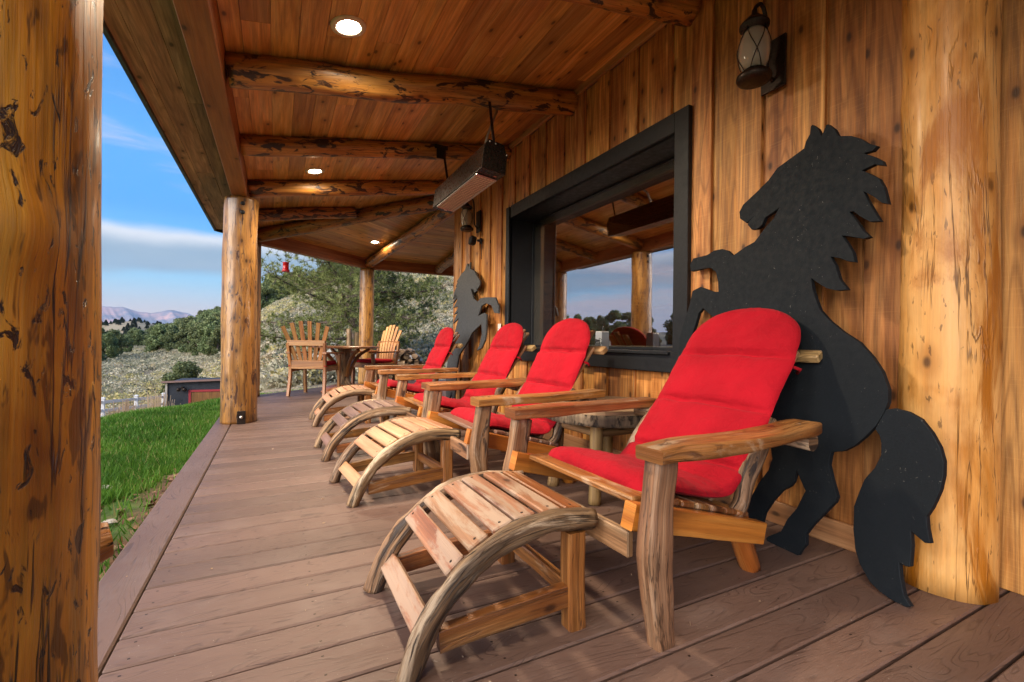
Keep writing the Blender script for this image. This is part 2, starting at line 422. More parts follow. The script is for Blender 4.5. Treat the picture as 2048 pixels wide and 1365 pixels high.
M['horse_grey'] = plain('faded_black_paint', (.040, .044, .048), .6, bump=.35, bs=140., var=.12, specks=.6)
M['iron'] = plain('aged_iron', (.035, .024, .018), .42, .7, bump=.4, bs=120., var=.4)
M['heater'] = plain('bronze_heater_metal', (.022, .017, .014), .30, .6, bump=.1, bs=200., var=.2)
M['steel'] = plain('steel', (.55, .52, .48), .35, .9)
M['grille'] = plain('heater_ceramic_grille', (.80, .74, .66), .55, .1, bump=.4, bs=150., var=.2)
M['mesh_dark'] = plain('grille_wire', (.30, .27, .24), .45, .6)
M['white'] = plain('white_vinyl', (.78, .78, .77), .45)
M['trimring'] = plain('white_trim_ring', (.72, .68, .60), .4)
M['plastic'] = plain('almond_plate', (.62, .60, .54), .45)
M['label'] = plain('pink_label', (.60, .22, .18), .5)
M['labelw'] = plain('white_label', (.65, .65, .65), .5)
M['shed'] = plain('charcoal_shed_wall', (.028, .034, .045), .8, bump=.3, bs=12., var=.25)
M['redtrim'] = plain('barn_red_trim', (.36, .03, .04), .55)
M['shedroof'] = plain('rusty_roof_edge', (.20, .12, .10), .7)
M['sheddoor'] = wood('shed_door_wood', [(.16, .07, .02), (.26, .12, .03), (.34, .17, .05)], .6, .2)
M['rock'] = plain('pale_rock', (.40, .37, .33), .85, bump=.8, bs=4., var=.25)
M['leaf_dry'] = plain('dry_leaf', (.20, .11, .055), .7, var=.3)
M['fascia'] = plain('dark_green_fascia', (.018, .028, .028), .5)


def fabric():
    m, g, p = mat('red_canvas')
    t = g.n('ShaderNodeTexCoord').outputs['Object']
    n = g.noise(t, 5., 4.); w = g.noise(t, 700., 2.)
    c = g.mix(g.rng(n, .35, .65), (.30, .0025, .010), (.39, .004, .014))
    g.put(p.inputs['Base Color'], g.mix(.25, c, g.ramp(w, [(.3, .55), (.7, 1.)]), 'MULTIPLY'))
    p.inputs['Roughness'].default_value = .92; p.inputs['Sheen Weight'].default_value = .08; p.inputs['Sheen Roughness'].default_value = .4
    g.put(p.inputs['Sheen Tint'], (1, .35, .35)); p.inputs['Specular IOR Level'].default_value = .2
    h = g.m('ADD', g.m('MULTIPLY', w, .25), g.m('MULTIPLY', g.noise(t, 14., 4., .55, 1.6), 2.2))
    g.put(p.inputs['Normal'], g.n('ShaderNodeBump', Height=h, Strength=.5, Distance=.008)); return m
M['red'] = fabric()


def deckmat():
    m, g, p = mat('composite_decking')
    uv = g.n('ShaderNodeUVMap', dict(uv_map='UVMap')).outputs[0]
    rn = g.n('ShaderNodeAttribute', dict(attribute_name='rnd')).outputs['Fac']
    s = g.n('ShaderNodeSeparateXYZ', _0=uv); zz = g.m('MULTIPLY', rn, 43.)
    def vec(a, b, o=0.): return g.n('ShaderNodeCombineXYZ', _0=g.m('MULTIPLY', s.outputs[0], a), _1=g.m('MULTIPLY', s.outputs[1], b), _2=g.m('ADD', zz, o)).outputs[0]
    w = g.noise(vec(1.5, 8.5), 1., 2., .5, .9)
    ln = g.rng(g.m('PINGPONG', g.m('MULTIPLY', w, 30.), 1.), .0, .36, 1., 0., True)
    brk = g.rng(g.noise(vec(9., 30., 5.), 1., 3.), .38, .62)
    ln = g.m('MULTIPLY', ln, brk)
    fine = g.noise(vec(22., 300., 9.), 1., 3.)
    c = g.mix(g.noise(vec(.9, 3., 3.), 1., 3.), (.092, .050, .038), (.215, .135, .102))
    c = g.mix(g.m('MULTIPLY', ln, .6), c, (.050, .028, .022))
    c = g.mix(.35, c, g.ramp(fine, [(.3, .5), (.7, 1.)]), 'MULTIPLY')
    c = g.mix(g.m('MULTIPLY', g.rng(g.noise(vec(2.4, 2.4, 60.), 1., 5., .65), .52, .75), .3), c, (.26, .20, .17))
    dust = g.rng(g.noise(vec(160., 160., 70.), 1., 2.), .735, .76)
    c = g.mix(g.m('MULTIPLY', dust, .6), c, (.5, .46, .38))
    hs = g.n('ShaderNodeHueSaturation', Color=c); g.put(hs.inputs['Value'], g.rng(rn, 0., 1., .80, 1.15)); g.put(p.inputs['Base Color'], hs.outputs[0])
    g.put(p.inputs['Roughness'], g.rng(fine, .3, .7, .42, .62)); p.inputs['Specular IOR Level'].default_value = .45
    g.put(p.inputs['Normal'], g.n('ShaderNodeBump', Height=g.m('SUBTRACT', fine, g.m('MULTIPLY', ln, 1.4)), Strength=.35, Distance=.002)); return m
M['deck'] = deckmat()


def emit(name, col, st):
    m = bpy.data.materials.new(name); m.use_nodes = True; m.node_tree.nodes.clear(); g = G(m.node_tree)
    g.n('ShaderNodeOutputMaterial', Surface=g.n('ShaderNodeEmission', Color=col, Strength=st)); return m
M['bulb'] = emit('lit_downlight', (1, .86, .66), 22.)


def glass(name, col=(1, 1, 1), refl=.1, tint=.9, rough=0.):
    m = bpy.data.materials.new(name); m.use_nodes = True; m.node_tree.nodes.clear(); g = G(m.node_tree)
    fr = g.n('ShaderNodeLayerWeight'); fr.inputs[0].default_value = .45
    fac = g.rng(fr.outputs['Facing'], 0., 1., refl, min(1, refl+.32))
    gl = g.n('ShaderNodeBsdfGlossy', Color=(.92, .95, 1, 1)); gl.inputs['Roughness'].default_value = rough
    tr = g.n('ShaderNodeBsdfTransparent', Color=tuple(c*tint for c in col))
    mx = g.n('ShaderNodeMixShader', _0=fac, _1=tr, _2=gl); g.n('ShaderNodeOutputMaterial', Surface=mx); return m
M['pane'] = glass('coated_window_glass', (.85, .85, .85), .32, .88)
M['globe'] = None
m, g, p = mat('seeded_lantern_glass'); p.inputs['Base Color'].default_value = (.62, .56, .46, 1); p.inputs['Roughness'].default_value = .12
p.inputs['Transmission Weight'].default_value = .55; p.inputs['IOR'].default_value = 1.2; M['globe'] = m
m, g, p = mat('red_glass'); p.inputs['Base Color'].default_value = (.75, .01, .01, 1); p.inputs['Roughness'].default_value = .08
p.inputs['Transmission Weight'].default_value = .5; M['redglass'] = m


def foliage(name, stops, trans=.25, rough=.6):
    m, g, p = mat(name)
    rn = g.n('ShaderNodeAttribute', dict(attribute_name='rnd')).outputs['Fac']
    oi = g.n('ShaderNodeObjectInfo').outputs['Random']
    c = g.ramp(rn, stops)
    hs = g.n('ShaderNodeHueSaturation', Color=c); g.put(hs.inputs['Value'], g.rng(oi, 0., 1., .7, 1.2)); g.put(hs.inputs['Hue'], g.rng(oi, 0., 1., .485, .51))
    g.put(p.inputs['Base Color'], hs.outputs[0]); p.inputs['Roughness'].default_value = rough; p.inputs['Specular IOR Level'].default_value = .25
    if trans:
        out = [n for n in m.node_tree.nodes if n.type == 'OUTPUT_MATERIAL'][0]
        tl = g.n('ShaderNodeBsdfTranslucent', Color=hs.outputs[0]); mx = g.n('ShaderNodeMixShader', _0=trans, _1=p.outputs[0], _2=tl.outputs[0])
        m.node_tree.links.new(mx.outputs[0], out.inputs[0])
    return m
M['grass'] = foliage('lawn_grass', [(0, (.045, .13, .014)), (.5, (.11, .25, .028)), (.85, (.20, .34, .05)), (1, (.33, .31, .12))], .35)
M['juniper'] = foliage('juniper_needles', [(0, (.065, .095, .036)), (.5, (.165, .215, .085)), (1, (.31, .36, .16))], .15)
M['pine'] = foliage('pinyon_needles', [(0, (.12, .155, .045)), (.5, (.27, .33, .10)), (1, (.45, .50, .20))], .25)
M['conifer'] = foliage('distant_conifer_needles', [(0, (.025, .042, .026)), (1, (.08, .11, .06))], .0)
M['sage'] = foliage('sagebrush_leaves', [(0, (.07, .075, .045)), (.22, (.21, .23, .14)), (.5, (.45, .43, .30)), (.74, (.64, .58, .43)), (.84, (.46, .36, .22)), (.93, (.46, .42, .17)), (1, (.54, .48, .20))], .2)
M['dry'] = foliage('dry_grass_stems', [(0, (.42, .30, .17)), (1, (.66, .50, .33))], .2)
M['twig'] = plain('grey_bark', (.13, .095, .075), .85, bump=.6, bs=25., var=.4)


def groundmat():
    m, g, p = mat('sage_ground')
    t = g.n('ShaderNodeNewGeometry').outputs['Position']
    a = g.noise(t, .35, 6., .65); b = g.noise(t, 2.6, 5., .7); d = g.noise(t, .035, 4.)
    c = g.ramp(b, [(.3, (.16, .14, .08)), (.5, (.32, .28, .19)), (.7, (.44, .39, .28))])
    c = g.mix(g.rng(a, .45, .65), c, (.34, .27, .18)); c = g.mix(g.m('MULTIPLY', g.rng(d, .5, .65), .5), c, (.40, .34, .13))
    g.put(p.inputs['Base Color'], c); p.inputs['Roughness'].default_value = .95; p.inputs['Specular IOR Level'].default_value = .1
    g.put(p.inputs['Normal'], g.n('ShaderNodeBump', Height=b, Strength=.8, Distance=.25)); return m
M['ground'] = groundmat()
m, g, p = mat('lawn_soil'); t = g.n('ShaderNodeNewGeometry').outputs['Position']
sx = g.n('ShaderNodeSeparateXYZ', _0=t).outputs[0]
edge = g.rng(g.m('ADD', sx, g.m('MULTIPLY', g.m('SUBTRACT', g.noise(t, 3., 5.), .5), .7)), -.85, -.65)
c = g.ramp(g.noise(t, 8., 6., .7), [(.3, (.028, .065, .010)), (.6, (.075, .15, .02)), (.8, (.13, .19, .035))])
c = g.mix(edge, c, g.ramp(g.noise(t, 60., 4., .8), [(.3, (.06, .03, .015)), (.6, (.17, .09, .05)), (.8, (.30, .20, .12))]))
g.put(p.inputs['Base Color'], c); p.inputs['Roughness'].default_value = .9
g.put(p.inputs['Normal'], g.n('ShaderNodeBump', Height=g.noise(t, 50., 5.), Strength=.9, Distance=.02)); M['lawn'] = m
m, g, p = mat('mountain_rock'); t = g.n('ShaderNodeNewGeometry').outputs['Position']
c = g.ramp(g.noise(t, .0012, 6., .6), [(.4, (.10, .12, .16)), (.52, (.20, .17, .19)), (.6, (.50, .30, .26))])
g.put(p.inputs['Base Color'], c); p.inputs['Roughness'].default_value = 1.; M['mount'] = m
m, g, p = mat('concrete_pier'); M['dirt'] = m; p.inputs['Base Color'].default_value = (.08, .05, .035, 1); p.inputs['Roughness'].default_value = .95


# ------------------------------------------------------------------ terrain
def sstep(a, b, x): t = np.clip((x-a)/(b-a), 0, 1); return t*t*(3-2*t)


_rs = np.random.RandomState(3)
_wv = [(_rs.uniform(-1, 1, 2)*k, _rs.uniform(0, 6.28), 1./k**1.0) for k in (.02, .03, .05, .08, .13, .2, .35, .6) for _ in range(3)]


def wob2(x, y):
    s = 0
    for (kx, ky), ph, a in _wv: s = s + a*np.sin(kx*x+ky*y+ph)
    return s*.01


HAZ = [-180, -120, -80, -50, -30, -20, -16, -11, -8, -5.4, -1.5, 4, 9, 20, 40, 90, 140, 180]
HEL = [1.2, 1.4, 1.0, 1.7, .4, -1.0, -1.2, -.5, .9, 2.2, 4.0, 6.6, 8.6, 12.5, 14, 9, 3, 1.2]


def hz(x, y):
    x = np.asarray(x, float); y = np.asarray(y, float)
    rr = np.hypot(x, y); a = np.degrees(np.arctan2(x, y))
    left = 1-sstep(-6, 1, a); left = np.where(a < -90, np.clip((180+a)/90, 0, 1), left)
    val = -.75 - 3.3*left
    rc = np.interp(a, [-180, -60, -16, -5, 0, 12, 180], [7, 6.5, 6.9, 8.6, 9.2, 11.5, 11.5])
    z = -.2 + (val+.2)*sstep(rc, rc+13., rr)
    lawn_tilt = .0
    H = np.interp(a, HAZ, HEL); R0 = np.interp(a, [-180, -6, 0, 180], [38, 38, 13, 13]); R1 = np.interp(a, [-180, -6, 2, 180], [150, 150, 110, 110])
    tgt = R1*np.tan(np.radians(H)); t = np.clip((rr-R0)/(R1-R0), 0, 1); pw = np.where(a < -3, 1.7, 1.15)
    z = z + (tgt-val)*t**pw
    over = np.clip((rr-R1)/300, 0, 1); z = z - over*tgt*.9*np.where(a < -3, 1, .2)
    pl = sstep(330, 520, rr)*(1-sstep(-6, 2, a))*np.where(a < -100, 0, 1)
    z = z*(1-pl) + pl*(11.+3*np.sin(a*.9))
    z = z + wob2(x, y)*np.clip((rr-10)/60, 0, 1)*1.2 - np.clip((rr-900)/400, 0, 1)*40
    inside = (x > -.4) & (y < 9.3) & (y > -6) & (x < 12)
    return np.where(inside, -.45, z)


azs = np.concatenate([np.arange(-180, -24, 3.), np.arange(-24, 26, .35), np.arange(26, 180, 3.)])
rs = np.concatenate([[.3, 1.], np.arange(1.5, 14, .35), 14*1.035**np.arange(0, 135)])
AA, RR = np.meshgrid(np.radians(azs), rs, indexing='ij'); X = RR*np.sin(AA); Y = RR*np.cos(AA); Z = hz(X, Y)
na, nr = AA.shape; V = np.stack([X.ravel(), Y.ravel(), Z.ravel()], 1)
ii, jj = np.meshgrid(np.arange(na), np.arange(nr-1), indexing='ij'); i2 = (ii+1) % na
Fq = np.stack([ii*nr+jj, ii*nr+jj+1, i2*nr+jj+1, i2*nr+jj], -1).reshape(-1, 4)
ground = npmesh('ground', V, Fq, np.zeros(len(Fq)), [M['lawn'], M['ground']], smooth=True)
rc_f = np.hypot(V[Fq].mean(1)[:, 0], V[Fq].mean(1)[:, 1]); az_f = np.degrees(np.arctan2(V[Fq].mean(1)[:, 0], V[Fq].mean(1)[:, 1]))
lim = np.interp(az_f, [-180, -5, 0, 12, 180], [11, 11, 9.9, 11.5, 11.5]); ground.data.polygons.foreach_set('material_index', (rc_f > lim).astype(np.int32))
tag(ground, kind='structure')

# distant mountains
ma = np.concatenate([np.arange(-100, -20, .5), np.arange(-20, 0, .07), np.arange(0, 60, .5)])
mpx = np.interp(ma, [-100, -60, -40, -15, -13.2, -12.2, -11, -10, -9.3, -8.3, -7.3, -6.6, -5.8, -3, 10, 60],
                [1.1, 1.6, 1.5, 3.05, 3.05, 2.75, 2.60, 2.85, 2.95, 2.80, 2.45, 2.6, 2.2, 2., 1.5, 1.2])
rows = []; NR = 26
for k in range(NR):
    fr_ = min(1., k/(NR-4)); rr_ = 8000+k*140; top = (8000+(NR-4)*140)*np.tan(np.radians(mpx))
    rid = sum(np.abs(np.sin(ma*w_+k*.11*w_+ph))*am for w_, ph, am in ((.9, 0, 90), (1.9, 1, 60), (3.7, 2, 34), (7.1, .5, 18), (13., 1.7, 9)))
    hh = -60+(top+60)*fr_**.8 - rid*(fr_*(1.02-fr_)*4)**.8 - max(0, k-NR+4)*60
    rows.append(np.stack([rr_*np.sin(np.radians(ma)), rr_*np.cos(np.radians(ma)), hh], 1))
V = np.concatenate(rows); n = len(ma)
Fq = [(k*n+i, k*n+i+1, (k+1)*n+i+1, (k+1)*n+i) for k in range(NR-1) for i in range(n-1)]
tag(npmesh('mountains', V, Fq, np.zeros(len(Fq)), M['mount'], smooth=True), kind='structure')


# ------------------------------------------------------------------ vegetation
def scatter_quads(P, size, rs_, elong=1.6, flat=0.):
    n = len(P); a = rs_.normal(size=(n, 3)); a[:, 2] *= (1-flat); a /= np.linalg.norm(a, axis=1, keepdims=True)
    b = rs_.normal(size=(n, 3)); b -= a*(a*b).sum(1, keepdims=True); b /= np.linalg.norm(b, axis=1, keepdims=True)
    s = size.reshape(-1, 1); a = a*s*elong; b = b*s
    V = np.stack([P-a-b*.3, P-b*.0+b, P+a+b*.3, P-b], 1).reshape(-1, 3)
    return V, np.arange(n*4).reshape(-1, 4)


# grass
rs_ = np.random.RandomState(11); n = 260000
a = np.radians(rs_.uniform(-24, 14, n)); q = 1.7 + (11.5-1.7)*rs_.rand(n)**1.0
x = q*np.sin(a); y = q*np.cos(a)
lim = np.interp(np.degrees(a), [-24, -5, 0, 14], [11, 11, 9.9, 11.4])
dens = (np.sin(x*3.1+1)*np.sin(y*2.3)+1)*.5
edge_x = np.where(y < 7.4, -.56, 9.)
keep = (q < lim) & ((x < -.56) | ((y-7.5) > (x+.4)*.95+.45)) & (y > .3)
keep &= ~((x > -.85+.12*np.sin(y*5)) & (x < -.5) & (y < 4.3) & (rs_.rand(n) < .9)) & (rs_.rand(n) < .55+.45*dens)
x, y = x[keep], y[keep]; n = len(x); z = hz(x, y)
hgt = rs_.uniform(.03, .085, n)*(.7+.5*np.sin(x*2+y)**2); w = rs_.uniform(.0025, .005, n)*(1+q[keep]*.12)
an = rs_.uniform(0, 6.28, n); lx = np.cos(an); ly = np.sin(an); ln_ = rs_.uniform(.1, .8, n)*hgt; la = rs_.uniform(0, 6.28, n)
b0 = np.stack([x-lx*w, y-ly*w, z-.005], 1); b1 = np.stack([x+lx*w, y+ly*w, z-.005], 1); tp = np.stack([x+np.cos(la)*ln_, y+np.sin(la)*ln_, z+hgt], 1)
V = np.stack([b0, b1, tp], 1).reshape(-1, 3)
rv = np.clip(.42+.22*np.sin(x*1.7+np.sin(y*2.))+.2*np.sin(x*5.3+2*np.sin(y*4.1))*np.sin(y*3.7+x)+rs_.normal(0, .17, n), 0, 1); rv = np.where(rs_.rand(n) < .05, 1., rv)
tag(npmesh('grass', V, np.arange(n*3).reshape(-1, 3), rv, M['grass'], k=3), kind='stuff', cat='grass', label='short green lawn grass growing beside the brown deck')

# sagebrush
def sage(n, a0, a1, r0f, r1, leaves, size, seed, name, label, yellow):
    R = np.random.RandomState(seed); aa = R.uniform(a0, a1, n); r0 = r0f(aa); t = R.rand(n)
    q = np.sqrt(r0**2 + (r1**2-r0**2)*t**1.35); x = q*np.sin(np.radians(aa)); y = q*np.cos(np.radians(aa)); z = hz(x, y)
    s = R.uniform(.6, 1.3, n)*size*(1+q/400.)
    P = R.normal(size=(n, leaves, 3)); P /= np.linalg.norm(P, axis=2, keepdims=True); P[:, :, 2] = np.abs(P[:, :, 2])*.75
    P *= R.uniform(.65, 1.0, (n, leaves, 1)); P = P*s[:, None, None] + np.stack([x, y, z], 1)[:, None, :]
    V, Fq = scatter_quads(P.reshape(-1, 3), (np.repeat(s, leaves)*R.uniform(.045, .10, n*leaves)), R)
    patch = np.sin(x*.09+1)+np.sin(y*.07+x*.03)
    base_ = np.clip(R.normal(.47, .22, n), .0, .82); base_ = np.where((R.rand(n) < yellow*np.clip(patch+.6, 0, 2)), R.uniform(.9, 1, n), base_)
    rv = np.clip(np.repeat(base_, leaves)+R.normal(0, .06, n*leaves), 0, 1)
    return tag(npmesh(name, V, Fq, rv, M['sage']), label, 'sagebrush', kind='stuff')
near0 = lambda a: np.interp(a, [-30, -5, 0, 12, 40], [26, 20, 11.2, 12.8, 12.8])
sage(2600, -7, 32, near0, 48, 150, .46, 5, 'sagebrush', 'pale grey-green sagebrush covering the slope behind the pine and deck', .05)
sage(9500, -19, 30, lambda a: np.where(a < -4, 28., 46.), 150, 64, .55, 6, 'hillside_brush', 'grey and yellow brush covering the open hillside beyond the lawn', .5)


def crown_pts(R, lobes, n):
    P = []; w = np.array([l[3]**2 for l in lobes]); w = w/w.sum(); idx = R.choice(len(lobes), n, p=w)
    L = np.array(lobes); d = R.normal(size=(n, 3)); d /= np.linalg.norm(d, axis=1, keepdims=True)
    return L[idx, :3] + d*L[idx, 3:4]*(R.uniform(.55, 1.05, (n, 1)))*np.array([1, 1, .85])


def juniper(seed, label, group):
    R = np.random.RandomState(seed); o = thing('juniper_tree', label, 'tree', group=group)
    H = 5.; lobes = []
    for k in range(26):
        t = R.rand()**1.25; rad_ = (1-t**1.6)*1.9+.25; a = R.uniform(0, 6.28); d = R.uniform(.2, .95)*rad_
        lobes.append((d*math.cos(a), d*math.sin(a), .45+t*(H-1.), R.uniform(.38, .75)))
    P = crown_pts(R, lobes, 5200); V, Fq = scatter_quads(P, R.uniform(.05, .11, len(P)), R)
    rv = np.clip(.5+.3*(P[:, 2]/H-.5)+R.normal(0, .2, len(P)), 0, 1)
    npmesh('crown', V, Fq, rv, M['juniper'], o)
    t = MB(); t.tube([(0, 0, -.4), (.05, 0, .8), (0, .1, 2.4)], [.2, .15, .07], 7, .2, 1.)
    for k in range(4): a = k*1.6; t.tube([(0, 0, .5+.3*k), (math.cos(a)*.9, math.sin(a)*.9, 1.3+.4*k)], [.08, .03], 5, .2)
    t.build('trunk', M['twig'], o); return o


def conifer(seed, label, group):
    R = np.random.RandomState(seed); o = thing('conifer_tree', label, 'tree', group=group)
    H = 9.; n = 1500; t = R.rand(n)**.8; q = (1-t)*1.7*R.uniform(.3, 1, n)+.1; a = R.uniform(0, 6.28, n)
    P = np.stack([q*np.cos(a), q*np.sin(a), .9+t*(H-.9)], 1); V, Fq = scatter_quads(P, R.uniform(.12, .3, n), R, flat=.5)
    npmesh('crown', V, Fq, R.rand(n), M['conifer'], o)
    MB().tube([(0, 0, -.5), (0, 0, H*.8)], [.2, .06], 6).build('trunk', M['twig'], o); return o


protos = [juniper(20+k, 'rounded dark green juniper standing among the trees on the hillside', 'junipers on the hillside') for k in range(4)]
used = [False]*4; R = random.Random(5)


def place_tree(x, y, s, label=None, group=None):
    k = R.randrange(4); o = protos[k] if not used[k] else copy_tree(protos[k]); used[k] = True
    z = float(hz(x, y)); o.location = (x, y, z-.1*s); o.rotation_euler = (0, 0, R.uniform(0, 6.28)); q = s
    o.scale = (q*R.uniform(.9, 1.15), q*R.uniform(.9, 1.15), q*R.uniform(.85, 1.1))
    if label: o['label'] = label
    if group: o['group'] = group
    elif label: del o['group']
    return o


def polar(a, q): return q*math.sin(rad(a)), q*math.cos(rad(a))


# tree band: lower edge rises to the left, denser towards the right
cnt = 0
for k in range(1600):
    a = R.uniform(-16.5, 6.) if R.random() < .5 else R.uniform(-11, -4); q = R.uniform(72, 158)
    lo = np.interp(a, [-16.5, -15.3, -14, -12.5, -10.5, -9, -5, 0, 6], [150, 140, 122, 110, 110, 96, 66, 80, 100])
    if q < lo: continue
    if cnt >= 215: break
    place_tree(*polar(a, q), R.uniform(.75, 1.2)); cnt += 1
for a, q in ((10, 108), (12.5, 112), (14, 104), (17, 118), (19, 110), (7.5, 104), (8.5, 112), (21, 115)):
    place_tree(*polar(a, q), R.uniform(.8, 1.2))
for k in range(62):
    a = R.uniform(-62, -22) if k % 6 else R.uniform(-80, -62); place_tree(*polar(a, R.uniform(95, 150)), R.uniform(1.1, 1.9), 'dark juniper on the far western slope, mirrored in the window', 'junipers on the western slope')
place_tree(*polar(-8.2, 40), .66, 'small bushy juniper standing alone behind the charcoal shed')
for (a, q, s) in ((-15.3, 84, 1.05), (-14.9, 92, 1.1), (-14.2, 90, .95), (-13.7, 100, 1.)):
    place_tree(*polar(a, q), s)
cp = [conifer(50+k, 'tiny dark conifer on the skyline of the far plateau', 'conifers on the far plateau') for k in range(2)]
for k in range(170):
    o = cp[k] if k < 2 else copy_tree(cp[k % 2])
    a = R.uniform(-16.5, -9.); q = R.uniform(370, 600); x, y = polar(a, q); o.location = (x, y, float(hz(x, y))); s = R.uniform(.3, .62); o.scale = (s*2.1, s*2.1, s*.85)


# near pinyon pine behind the dining corner
def pine_tree():
    R_ = np.random.RandomState(77); x0, y0 = polar(8.3, 15.5); z0 = float(hz(x0, y0))
    o = thing('pine_tree', 'loose long-needled pinyon pine behind the round table and far porch post', 'tree', (x0, y0, z0))
    tr = MB(); tr.tube([(0, 0, -.3), (.05, 0, .8), (-.1, .1, 2.2), (0, 0, 3.8), (.1, 0, 5.4)], [.17, .15, .12, .08, .03], 9, .2, 1., sub=4)
    tr.build('trunk', M['twig'], o)
    br = MB(); tips = []
    for k in range(46):
        zt = .5+4.9*(k/46); a = k*2.4+R_.uniform(-.3, .3); L = (3.5-(zt-1.2)**2*.13)*R_.uniform(.65, 1.05) if zt > .9 else 2.2
        L = max(L, .6); d = np.array([math.cos(a), math.sin(a), 0]); rise = R_.uniform(-.1, .28)
        pts = [np.array([0, 0, zt])]; 
        for s_ in (.33, .66, 1.): pts.append(np.array([0, 0, zt+rise*L*s_+.25*s_*s_])+d*L*s_+R_.normal(0, .12, 3)*s_)
        br.tube([tuple(p) for p in pts], [.045, .032, .02, .008], 5, .15, sub=2)
        for s_ in np.arange(.25, 1.02, .07):
            i = min(int(s_*3), 2); p = pts[i]+(pts[i+1]-pts[i])*(s_*3-i)
            for _ in range(8):
                off = R_.normal(0, 1, 3); off[2] *= .6; off *= .30*R_.uniform(.4, 1.3); e = p+off
                br.tube([tuple(p), tuple(e)], [.008, .004], 3)
                for _ in range(2): tips.append(e+R_.normal(0, .07, 3))
    br.build('branches', M['twig'], o)
    T = np.array(tips); K = 20; n = len(T)*K; base_ = np.repeat(T, K, 0)
    d = R_.normal(size=(n, 3)); d[:, 2] += .35; d /= np.linalg.norm(d, axis=1, keepdims=True)
    sd_ = np.cross(d, R_.normal(size=(n, 3))); sd_ /= np.linalg.norm(sd_, axis=1, keepdims=True)
    L = R_.uniform(.07, .15, (n, 1)); w = .009
    V = np.stack([base_-sd_*w, base_+sd_*w, base_+d*L], 1).reshape(-1, 3)
    rv = np.clip(np.repeat(R_.uniform(.15, .85, len(T)), K)+R_.normal(0, .12, n), 0, 1)
    npmesh('crown', V, np.arange(n*3).reshape(-1, 3), rv, M['pine'], o, k=3)
    return o, x0, y0, z0
pine_tree()
# leafy twig that only the window mirrors is left out

# dry grass clumps by the fence
for k, (a, q) in enumerate(((-13.3, 23.4), (-12.6, 24.2), (-10.9, 26.), (-10.3, 26.6))):
    R_ = np.random.RandomState(90+k); x0, y0 = polar(a, q); z0 = float(hz(x0, y0)); n = [150, 230, 70, 110][k]
    P = R_.normal(0, .24, (n, 2)); h_ = R_.uniform(1.0, 2.25, n)*np.exp(-(P**2).sum(1)*1.5); sp = P*R_.uniform(.3, .9, (n, 1))
    b = np.concatenate([P, np.zeros((n, 1))], 1); t_ = np.concatenate([P+sp, h_[:, None]], 1); w = np.array([.012, 0, 0])
    V = np.stack([b-w, b+w, t_+w*.6, t_-w*.6], 1).reshape(-1, 3)
    o = npmesh('dry_grass_clump', V, np.arange(n*4).reshape(-1, 4), R_.rand(n), M['dry']); o.location = (x0, y0, z0)
    tag(o, ['tall tan dry grass clump, leftmost by the white fence', 'tall tan dry grass clump leaning over a white fence post',
            'thin tan dry grass clump between fence post and shed', 'tan dry grass clump nearest the charcoal shed'][k], 'dry grass', 'dry grass clumps by the fence')


# ------------------------------------------------------------------ shed, fences
xs, ys = polar(-9.7, 30.4); zs = float(hz(xs, ys)); base_z = min(zs, -3.9)
shed = thing('shed', 'low charcoal shed with red-framed door at the foot of the lawn', 'shed', (xs, ys, base_z), rad(-4))
H_ = -1.47-base_z
b = MB(); b.box((2.9, 1.5, H_/2), (5.7, 3., H_-.02), ch=.01); b.build('wall', M['shed'], shed)
b = MB(); b.bar((-.15, 1.5, H_-.20), (6.1, 1.5, H_-.03), 3.5, .10, up=(0, .13, 1)); b.build('roof', M['shedroof'], shed)
b = MB(); b.box((1.85, -.035, (H_-.56)/2), (1.45, .05, H_-.56), ch=.005); d_ = b.build('door', M['sheddoor'], shed)
b = MB(); zt = H_-.52
for xx in (1.07, 2.63): b.box((xx, -.05, zt/2), (.11, .08, zt))
b.box((1.85, -.055, zt+.03), (1.67, .08, .11)); b.build('door_frame', M['redtrim'], d_)
b = MB(); b.box((.72, -.08, H_-.30), (.10, .16, .10)); b.lathe([(.02, 0), (.09, .05), (.09, .16), (.0, .16)], Matrix.Translation((.60, -.12, H_-.34)) @ Matrix.Rotation(rad(120), 4, 'X'), 12)
b.lathe([(.02, 0), (.09, .05), (.09, .16), (.0, .16)], Matrix.Translation((.86, -.12, H_-.36)) @ Matrix.Rotation(rad(110), 4, 'X'), 12); b.build('floodlight', M['iron'], shed)
b = MB(); b.box((.02, -.02, H_/2), (.09, .09, H_)); b.build('corner_trim', M['rock'], shed)


def fence(p0, p1, n, label, ztop):
    o = thing('rail_fence', label, 'fence', (p0[0], p0[1], 0))
    P = [Vector((p0[0]+(p1[0]-p0[0])*k/n-p0[0], p0[1]+(p1[1]-p0[1])*k/n-p0[1], ztop[0]+(ztop[1]-ztop[0])*k/n)) for k in range(n+1)]
    for k, p_ in enumerate(P):
        b = MB(); b.box((p_.x, p_.y, p_.z-.70), (.13, .13, 1.5), ch=.008); b.box((p_.x, p_.y, p_.z+.065), (.17, .17, .03)); b.box((p_.x, p_.y, p_.z+.09), (.10, .10, .03)); b.build('fence_post', M['white'], o)
        if k < n:
            for dz in (-.10, -.46, -.82):
                MB().bar(p_+Vector((0, 0, dz)), P[k+1]+Vector((0, 0, dz)), .04, .13).build('rail', M['white'], o)
    return o
pa = polar(-17.2, 24.); pb = polar(-9.9, 29.9)
fence(pa, pb, 3, 'white rail fence running from the left log to the charcoal shed', (-1.62, -2.08))
pa = polar(-2.4, 19.5); pb = polar(6.0, 15.6)
fence(pa, pb, 5, 'white rail fence seen low between the dining chairs and pine', (float(hz(*pa))+.80, float(hz(*pb))+.72))

# ------------------------------------------------------------------ deck
WX = 2.145; JX = -.383; PITCH = .145


